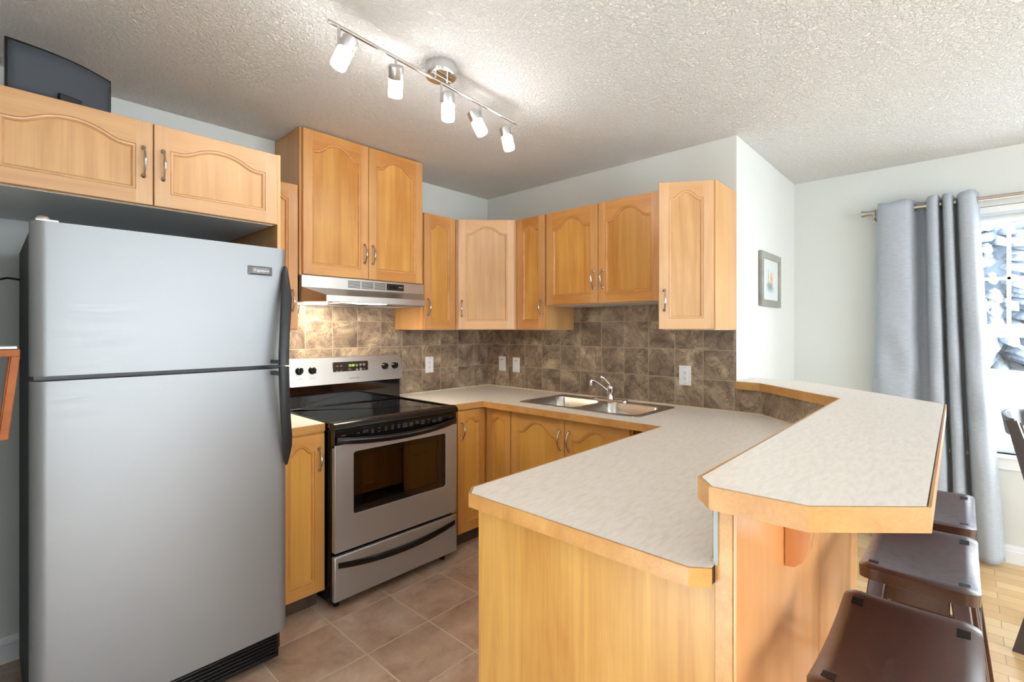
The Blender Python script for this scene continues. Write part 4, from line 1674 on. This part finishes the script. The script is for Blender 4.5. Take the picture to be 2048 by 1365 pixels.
# ------------------------------------------------------------------ curtain, rod, blind
rd_ = empty('curtain_rod', (1.18, -2.41, 2.15), 'brushed nickel curtain rod with flared end above the window', 'curtain rod')
ro = (1.18, -2.41, 2.15)
MB().tube([(1.18, -2.44, 2.15), (1.18, -4.5, 2.15)], .0125, 16).build('rod', M['nickel'], rd_, off=ro)
rotf = Matrix.Rotation(R(-90), 3, 'X')
MB().lathe([(.0001, .075), (.021, .075), (.022, .07), (.015, .045), (.013, .03), (.016, .012), (.017, 0), (.014, -.005)], 20, (1.18, -2.475, 2.15), rotf).build('finial', M['nickel'], rd_, off=ro)
bk = MB()
for y in (-2.47, -4.44):
    bk.tube([(1.18, y, 2.137), (1.18, y, 2.12), (1.20, y, 2.11), (1.252, y, 2.11)], .006, 8)
    bk.lathe([(.02, 0), (.02, .006)], 16, (1.259, y, 2.11), Matrix.Rotation(R(-90), 3, 'Y'))
bk.build('wall_bracket', M['nickel'], rd_, off=ro)

cp_ = [(-2.482, 1.225), (-2.498, 1.135), (-2.56, 1.108), (-2.645, 1.12), (-2.672, 1.17), (-2.70, 1.228), (-2.728, 1.225), (-2.738, 1.15), (-2.752, 1.108), (-2.782, 1.112), (-2.791, 1.16),
       (-2.797, 1.222), (-2.806, 1.222), (-2.812, 1.15), (-2.822, 1.108), (-2.848, 1.112), (-2.857, 1.165), (-2.863, 1.226), (-2.873, 1.226), (-2.879, 1.16), (-2.892, 1.108), (-2.935, 1.106), (-2.955, 1.15), (-2.962, 1.20), (-2.972, 1.225)]


def catmull(P, n=5):
    out_ = []
    for i in range(len(P) - 1):
        a = P[max(i - 1, 0)]; b = P[i]; c = P[i + 1]; d = P[min(i + 2, len(P) - 1)]
        for k in range(n):
            t = k / n
            out_.append(tuple(.5 * ((2 * b[j]) + (-a[j] + c[j]) * t + (2 * a[j] - 5 * b[j] + 4 * c[j] - d[j]) * t * t + (-a[j] + 3 * b[j] - 3 * c[j] + d[j]) * t ** 3) for j in range(len(b))))
    out_.append(tuple(P[-1]))
    return out_


cc = catmull(cp_)
rows = []
NZ = 60
for i in range(NZ + 1):
    v = i / NZ
    z = 2.195 - v * 2.175
    row = []
    for (y, x) in cc:
        wid = 1 + .32 * v ** 1.2
        yy = -2.70 + (y + 2.70) * wid - .025 * v
        amp = 1 - .15 * v
        xx = 1.17 + (x - 1.17) * amp + .012 * math.sin(yy * 22 + v * 3.0) * v + .006 * math.sin(yy * 60 + v * 9) * v * v
        # soft buckles at mid height
        xx += .006 * math.sin(v * 34 + yy * 30) * math.exp(-((v - .55) / .25) ** 2)
        zz = z
        if i == 0:
            zz += .006 * math.sin(yy * 40)
        row.append((min(xx, 1.247), yy, zz))
    rows.append(row)
cu = empty('curtain', (1.17, -2.7, 2.19), 'blue-grey grommet curtain hanging left of the window', 'curtain')
MB().grid(rows).build('fabric', M['curtain'], cu, off=(1.17, -2.7, 2.19), solid=.003)
gm = MB()


def torus(m_, c, R_, r_, nrm, seg=20, s2_=8):
    q = Vector((0, 0, 1)).rotation_difference(Vector(nrm).normalized()).to_matrix()
    rws = []
    for i in range(seg + 1):
        a = 2 * PI * i / seg
        rw = []
        for k in range(s2_ + 1):
            b = 2 * PI * k / s2_
            rw.append(Vector(c) + q @ Vector(((R_ + r_ * math.cos(b)) * math.cos(a), (R_ + r_ * math.cos(b)) * math.sin(a), r_ * math.sin(b))))
        rws.append(rw)
    m_.grid(rws)


for y, nx in ((-2.489, .2), (-2.676, .9), (-2.734, -.25), (-2.792, .2), (-2.81, .2), (-2.858, .2), (-2.877, .2), (-2.958, .6)):
    g_ = MB()
    torus(g_, (1.18, y, 2.15), .021, .004, (nx * .6, 1, 0))
    g_.build('grommet', M['nickel'], cu, off=(1.17, -2.7, 2.19))

bl = empty('roller_blind', (1.25, -3.42, 2.07), 'white roller blind rolled up at the top of the window', 'blind')
bo_ = (1.25, -3.42, 2.07)
MB().box(1.262, 1.30, WY0 + .01, WY1 - .01, 2.075, 2.113).build('headrail', M['white_trim'], bl, off=bo_, bevel=.003)
MB().tube([(1.285, WY0 + .02, 2.035), (1.285, WY1 - .02, 2.035)], .022, 16).build('rolled_shade', simple('blind_fabric', srgb(226, 228, 230), .7), bl, off=bo_)
MB().box(1.278, 1.292, WY0 + .02, WY1 - .02, 1.988, 2.006).build('bottom_bar', M['white_trim'], bl, off=bo_, bevel=.002)

# ------------------------------------------------------------------ outdoors
def snow_mat():
    m, nt, b = new_mat('snow')
    b.inputs['Base Color'].default_value = (.82, .86, .9, 1)
    b.inputs['Roughness'].default_value = .7
    return m


gr = MB()
rows = []
for i in range(25):
    x = 1.6 + (i / 24) ** 1.6 * 34
    row = []
    for j in range(31):
        y = -24 + j * 1.4
        t = max(0, min(1, (x - 2.5) / 4.0))
        z = -.35 + 1.15 * (t * t * (3 - 2 * t)) + .06 * math.sin(x * 1.1 + y * .7) + .05 * math.sin(y * 1.9)
        row.append((x, y, z))
    rows.append(row)
gr.grid(rows)
o = gr.build('snow_ground', snow_mat())
tag(o, 'bright snow-covered yard outside the window', 'snow', kind='structure')
gr2 = MB().box(-30, 1.5, -30, -6.9, -.5, -.3)
gr2.box(-30, -5.4, -6.9, 20, -.5, -.3)
o = gr2.build('snow_yard', snow_mat())
tag(o, 'snow-covered yard behind the house', 'snow', kind='structure')


def spruce(cx, cy, z0, h, r0, seed, label, group=None):
    rnd = random.Random(seed)
    root = empty('spruce_tree', (cx, cy, z0), label, 'tree')
    MB().tube([(0, 0, 0), (0, 0, h * .98)], [.14, .015], 8).build('trunk', simple('bark', srgb(90, 78, 70), .9), root)
    nb, sn = MB(), MB()
    tiers = 44
    for t in range(tiers):
        f = t / tiers
        z = .25 + f * (h - .4)
        ln = r0 * (1 - f) ** .85 + .12
        cnt = int(26 - 14 * f)
        for k in range(cnt):
            a = 2 * PI * (k + rnd.random() * .8) / cnt + t * .7
            L_ = ln * (.8 + .35 * rnd.random())
            droop = .25 + .15 * rnd.random()
            wd = .07 + .06 * L_
            d = Vector((math.cos(a), math.sin(a), 0))
            s_ = Vector((-d.y, d.x, 0))
            segs = 5
            top, bot = [], []
            for i in range(segs + 1):
                u = i / segs
                c = d * (L_ * u) + Vector((0, 0, z - droop * L_ * u * (1.3 - .5 * u) + rnd.uniform(-.02, .02)))
                ww = wd * (math.sin(PI * min(1, u * .8 + .15))) * (1 - .7 * u * u)
                top.append([c - s_ * ww + Vector((0, 0, -.07)), c - s_ * ww * .5 + Vector((0, 0, .01)), c + Vector((0, 0, .03)), c + s_ * ww * .5 + Vector((0, 0, .01)), c + s_ * ww + Vector((0, 0, -.07))])
                bot.append([c - s_ * ww * .5 + Vector((0, 0, .018)), c + Vector((0, 0, .055)), c + s_ * ww * .5 + Vector((0, 0, .018))])
            nb.grid(top)
            # hanging needles fringe
            for i in range(segs):
                for sgn in (-2, 2):
                    pass
            if rnd.random() < .75:
                sn.grid(bot)
    nm, nt, b = new_mat('blue_spruce_needles')
    tc = nd(nt, 'ShaderNodeTexCoord')
    n = nd(nt, 'ShaderNodeTexNoise')
    n.inputs['Scale'].default_value = 14
    n.inputs['Detail'].default_value = 6
    nt.links.new(tc.outputs['Object'], n.inputs['Vector'])
    rp = ramp(nt, [(.35, srgb(120, 134, 152)), (.65, srgb(176, 184, 194))])
    nt.links.new(n.outputs['Fac'], rp.inputs[0])
    nt.links.new(rp.outputs[0], b.inputs['Base Color'])
    b.inputs['Roughness'].default_value = .9
    MB().lathe([(r0 * .5, .3), (r0 * .42, h * .3), (r0 * .24, h * .6), (.03, h * .96)], 24).build('gap_fill_core', simple('pale_gap_fill', srgb(134, 150, 168), .9), root)  # pale cone added to keep shaded gaps between boughs from going dark
    tag(nb.build('needle_boughs', nm, root, solid=.02), kind='stuff')
    tag(sn.build('snow_on_boughs', snow_mat(), root, solid=.02), kind='stuff')
    return root


spruce(8.6, -3.2, .75, 5.5, 2.0, 3, 'snow-laden blue spruce straight outside the window')
spruce(11.6, -8.2, .8, 6.5, 2.0, 5, 'second snow-laden spruce, farther right outside the window')

# ------------------------------------------------------------------ bar stools
def make_stool(label):
    r = empty('bar_stool', (0, 0, 0), label, 'stool', group='bar stools along the raised bar')
    LX, LY, T = .225, .1225, .042
    zc = .722
    mb = MB()
    nx, ny = 28, 16

    def top_z(x, y):
        return zc + .020 * (abs(x) / LX) ** 2.2 - .004 * (1 - (y / LY) ** 2)

    def plan(u, v):
        # rounded rectangle mapping
        x, y = u * LX, v * LY
        rc = .03
        ax, ay = abs(x) - (LX - rc), abs(y) - (LY - rc)
        if ax > 0 and ay > 0:
            l = math.hypot(ax, ay)
            m_ = max(ax, ay)
            ax, ay = ax * m_ / l, ay * m_ / l
            x = math.copysign(LX - rc + ax, x)
            y = math.copysign(LY - rc + ay, y)
        return x, y
    top, bot = [], []
    for i in range(nx + 1):
        ra, rb = [], []
        for j in range(ny + 1):
            u, v = -1 + 2 * i / nx, -1 + 2 * j / ny
            x, y = plan(u, v)
            ed = max(abs(u), abs(v))
            drop = .008 * max(0, (ed - .86) / .14) ** 2
            ra.append((x, y, top_z(x, y) - drop))
            rb.append((x * .995, y * .995, top_z(x, y) - T + (.004 if ed > .95 else 0)))
        top.append(ra)
        bot.append(rb)
    mb.grid(top)
    mb.grid([list(reversed(r_)) for r_ in bot])
    # skirt
    def border(g_):
        b_ = [g_[0][j] for j in range(ny + 1)] + [g_[i][ny] for i in range(1, nx + 1)] + [g_[nx][j] for j in range(ny - 1, -1, -1)] + [g_[i][0] for i in range(nx - 1, 0, -1)]
        return b_
    A_, B_ = border(top), border(bot)
    mb.grid([A_ + [A_[0]], B_ + [B_[0]]])
    mb.build('seat', M['walnut'], r)
    for sx in (-1, 1):
        for sy in (-1, 1):
            p0 = Vector((sx * .168, sy * .082, .705))
            p1 = Vector((sx * .222, sy * .165, 0))
            lg = MB()
            d = .018
            vs = []
            for p_, dd in ((p0, d), (p1, d * .9)):
                for a, b in ((-1, -1), (1, -1), (1, 1), (-1, 1)):
                    vs.append((p_.x + a * dd, p_.y + b * dd, p_.z))
            lg.add(vs, [(3, 2, 1, 0), (4, 5, 6, 7), (0, 1, 5, 4), (1, 2, 6, 5), (2, 3, 7, 6), (3, 0, 4, 7)])
            lg.build('leg', M['walnut'], r, bevel=.003)
            pg = MB()
            x, y = sx * .168, sy * .092
            zz = top_z(x, y)
            sl = .02 * 2.2 * (abs(x) / LX) ** 1.2 / LX * sx
            ps = []
            for k in (0, -.01):
                for a, b in ((-1, -1), (1, -1), (1, 1), (-1, 1)):
                    ps.append((x + a * .014, y + b * .011, zz + sl * a * .014 + .0008 + k))
            pg.add(ps, [(0, 1, 2, 3), (7, 6, 5, 4), (0, 4, 5, 1), (1, 5, 6, 2), (2, 6, 7, 3), (3, 7, 4, 0)])
            pg.build('tenon_peg', M['peg'], r)
    for z, ax in ((.30, 'x'), (.22, 'y')):
        for s in (-1, 1):
            f = 1 - z / .705
            xx = .168 + .054 * f
            yy = .082 + .083 * f
            if ax == 'x':
                MB().box(-xx, xx, s * yy - .010, s * yy + .010, z, z + .034).build('stretcher', M['walnut'], r, bevel=.002)
            else:
                MB().box(s * xx - .010, s * xx + .010, -yy, yy, z, z + .034).build('stretcher', M['walnut'], r, bevel=.002)
    for s in (-1, 1):
        MB().box(-.15, .15, s * .082 - .009, s * .082 + .009, .645, .69).build('apron', M['walnut'], r, bevel=.002)
        MB().box(s * .17 - .009, s * .17 + .009, -.065, .065, .645, .70).build('apron', M['walnut'], r, bevel=.002)
    return r


s1 = make_stool('dark walnut saddle stool nearest the camera, cut off by the frame')
s1.location = (-1.605, -2.81, 0)
s2_ = copy_tree(s1)
s2_.location = (-1.0, -2.812, 0)
s2_['label'] = 'dark walnut saddle stool in the middle of the row of three'
s3 = copy_tree(s1)
s3.location = (-.475, -2.812, 0)
s3['label'] = 'dark walnut saddle stool farthest along the bar, near the curtain'

# ------------------------------------------------------------------ dining chair at the right edge
ch = empty('dining_chair', (.319, -3.319, 0), 'dark espresso dining chair at the right edge before the window', 'chair', rotz=-R(9))


def cpart(name, mb, bevel=.003, mat=None):
    return mb.build(name, mat or M['espresso'], ch, bevel=bevel)


# local: back at +y (toward the bar), facing -y
for s in (-1, 1):
    lg = MB()
    pts = [(s * .20, .215, 0), (s * .20, .16, .25), (s * .20, .13, .45), (s * .205, .155, .70), (s * .21, .235, .985)]
    for i in range(len(pts) - 1):
        a, b = pts[i], pts[i + 1]
        vs = []
        for p_ in (a, b):
            for dx_, dy_ in ((-.016, -.018), (.016, -.018), (.016, .018), (-.016, .018)):
                vs.append((p_[0] + dx_, p_[1] + dy_, p_[2]))
        lg.add(vs, [(3, 2, 1, 0), (4, 5, 6, 7), (0, 1, 5, 4), (1, 2, 6, 5), (2, 3, 7, 6), (3, 0, 4, 7)])
    cpart('rear_leg', lg, 0)
    cpart('front_leg', MB().box(s * .2 - .017, s * .2 + .017, -.217, -.183, 0, .43))
cpart('seat', MB().box(-.225, .225, -.225, .11, .435, .465), .01, M['espresso'])
for a in (MB().box(-.19, .19, -.21, -.19, .37, .43), MB().box(-.19, .19, .10, .12, .37, .43), MB().box(-.21, -.19, -.19, .11, .37, .43), MB().box(.19, .21, -.19, .11, .37, .43)):
    cpart('seat_rail', a)
for zc_, hh_, nm in ((.955, .075, 'top_rail'), (.60, .04, 'lower_rail')):
    rr_ = []
    yb_ = .228 if zc_ > .8 else .14
    for i in range(17):
        u = -1 + 2 * i / 16
        x = u * .215
        y = yb_ + .045 * (1 - u * u)
        h2 = hh_ * (.5 + .1 * (1 - u * u))
        tilt = .16
        rr_.append([(x, y - .009 - tilt * h2, zc_ - h2), (x, y + .009 - tilt * h2, zc_ - h2), (x, y + .009 + tilt * h2, zc_ + h2), (x, y - .009 + tilt * h2, zc_ + h2), (x, y - .009 - tilt * h2, zc_ - h2)])
    t_ = MB().grid(rr_)
    t_.add(rr_[0][:4], [(0, 1, 2, 3)])
    t_.add(rr_[-1][:4], [(0, 1, 2, 3)])
    cpart(nm, t_, .003)
for i in range(5):
    u = -.64 + .32 * i
    sp_ = MB().tube([(u * .215, .142 + .045 * (1 - u * u), .60), (u * .215, .215 + .045 * (1 - u * u), .93)], .006, 8)
    cpart('spindle', sp_, 0)

# ------------------------------------------------------------------ wall shelf at the left edge
ws = empty('wall_shelf', (-2.909, -1.5, 1.152), 'orange wood framed wall shelf with a glass top, cut off at left', 'shelf')
wo = (-2.909, -1.5, 1.152)
a0, a1 = -2.909, -2.787
c0_, c1_ = -2.909, -2.806
ya, yb2 = -1.50, -1.36
tp = MB()
t = .014
tp.box(a0, a1, ya, ya + t, 1.318, 1.332)
tp.box(a0, a1, yb2 - t, yb2, 1.318, 1.332)
tp.box(a0, a0 + t, ya + t, yb2 - t, 1.318, 1.332)
tp.box(a1 - t, a1, ya + t, yb2 - t, 1.318, 1.332)
tp.build('top_frame', M['redwood'], ws, off=wo, bevel=.001)
MB().box(a0, a1 - .004, ya + .004, yb2 - .004, 1.333, 1.3385).build('glass_top', simple('pale_glass', srgb(190, 205, 212), .08, spec=.8), ws, off=wo, bevel=.001)
for y in (ya, yb2 - t):
    lg = MB()
    vs = []
    for z, xe in ((1.318, a1), (1.160, c1_ + .003)):
        for dx_, dy_ in ((-.013, 0), (0, 0), (0, t), (-.013, t)):
            vs.append((xe + dx_, y + dy_, z))
    lg.add(vs, [(3, 2, 1, 0), (4, 5, 6, 7), (0, 1, 5, 4), (1, 2, 6, 5), (2, 3, 7, 6), (3, 0, 4, 7)])
    lg.build('slanted_post', M['redwood'], ws, off=wo, bevel=.001)
bt_ = MB()
bt_.box(c0_, c1_ + .003, ya, yb2, 1.152, 1.162)
bt_.build('bottom_board', M['redwood'], ws, off=wo, bevel=.001)
MB().box(-2.905, -2.828, -1.47, -1.39, 1.163, 1.25).build('dark_box', M['espresso'], ws, off=wo, bevel=.004)


# ------------------------------------------------------------------ unseen fill lamps added behind the camera to brighten ceiling and counters
def add_fill_lamp(x, y, label):
    r = empty('fill_lamp', (x, y, 0), label, 'fill lamp')
    MB().lathe([(.15, 0), (.15, .02), (.03, .035), (.0001, .04)], 28).build('base', M['espresso'], r)
    MB().tube([(0, 0, .03), (0, 0, 1.72)], .013, 12).build('pole', M['espresso'], r)
    MB().lathe([(.03, 1.70), (.10, 1.73), (.19, 1.80), (.20, 1.83), (.194, 1.83), (.184, 1.803), (.09, 1.745), (.0001, 1.74)], 32).build('lamp_shade', M['melamine'], r)
    MB().lathe([(.0001, 1.775), (.11, 1.775), (.11, 1.79), (.0001, 1.79)], 24).build('bulb', simple('fill_bulb', (1, 1, 1, 1), .4, emit=(1, .97, .93, 1), estr=FILL_STRENGTH), r)


FILL_STRENGTH = 420
add_fill_lamp(-4.3, -2.35, 'added fill lamp shining up, unseen in the left corner of the living area')
add_fill_lamp(-.2, -6.1, 'added fill lamp shining up, unseen beside the patio door')
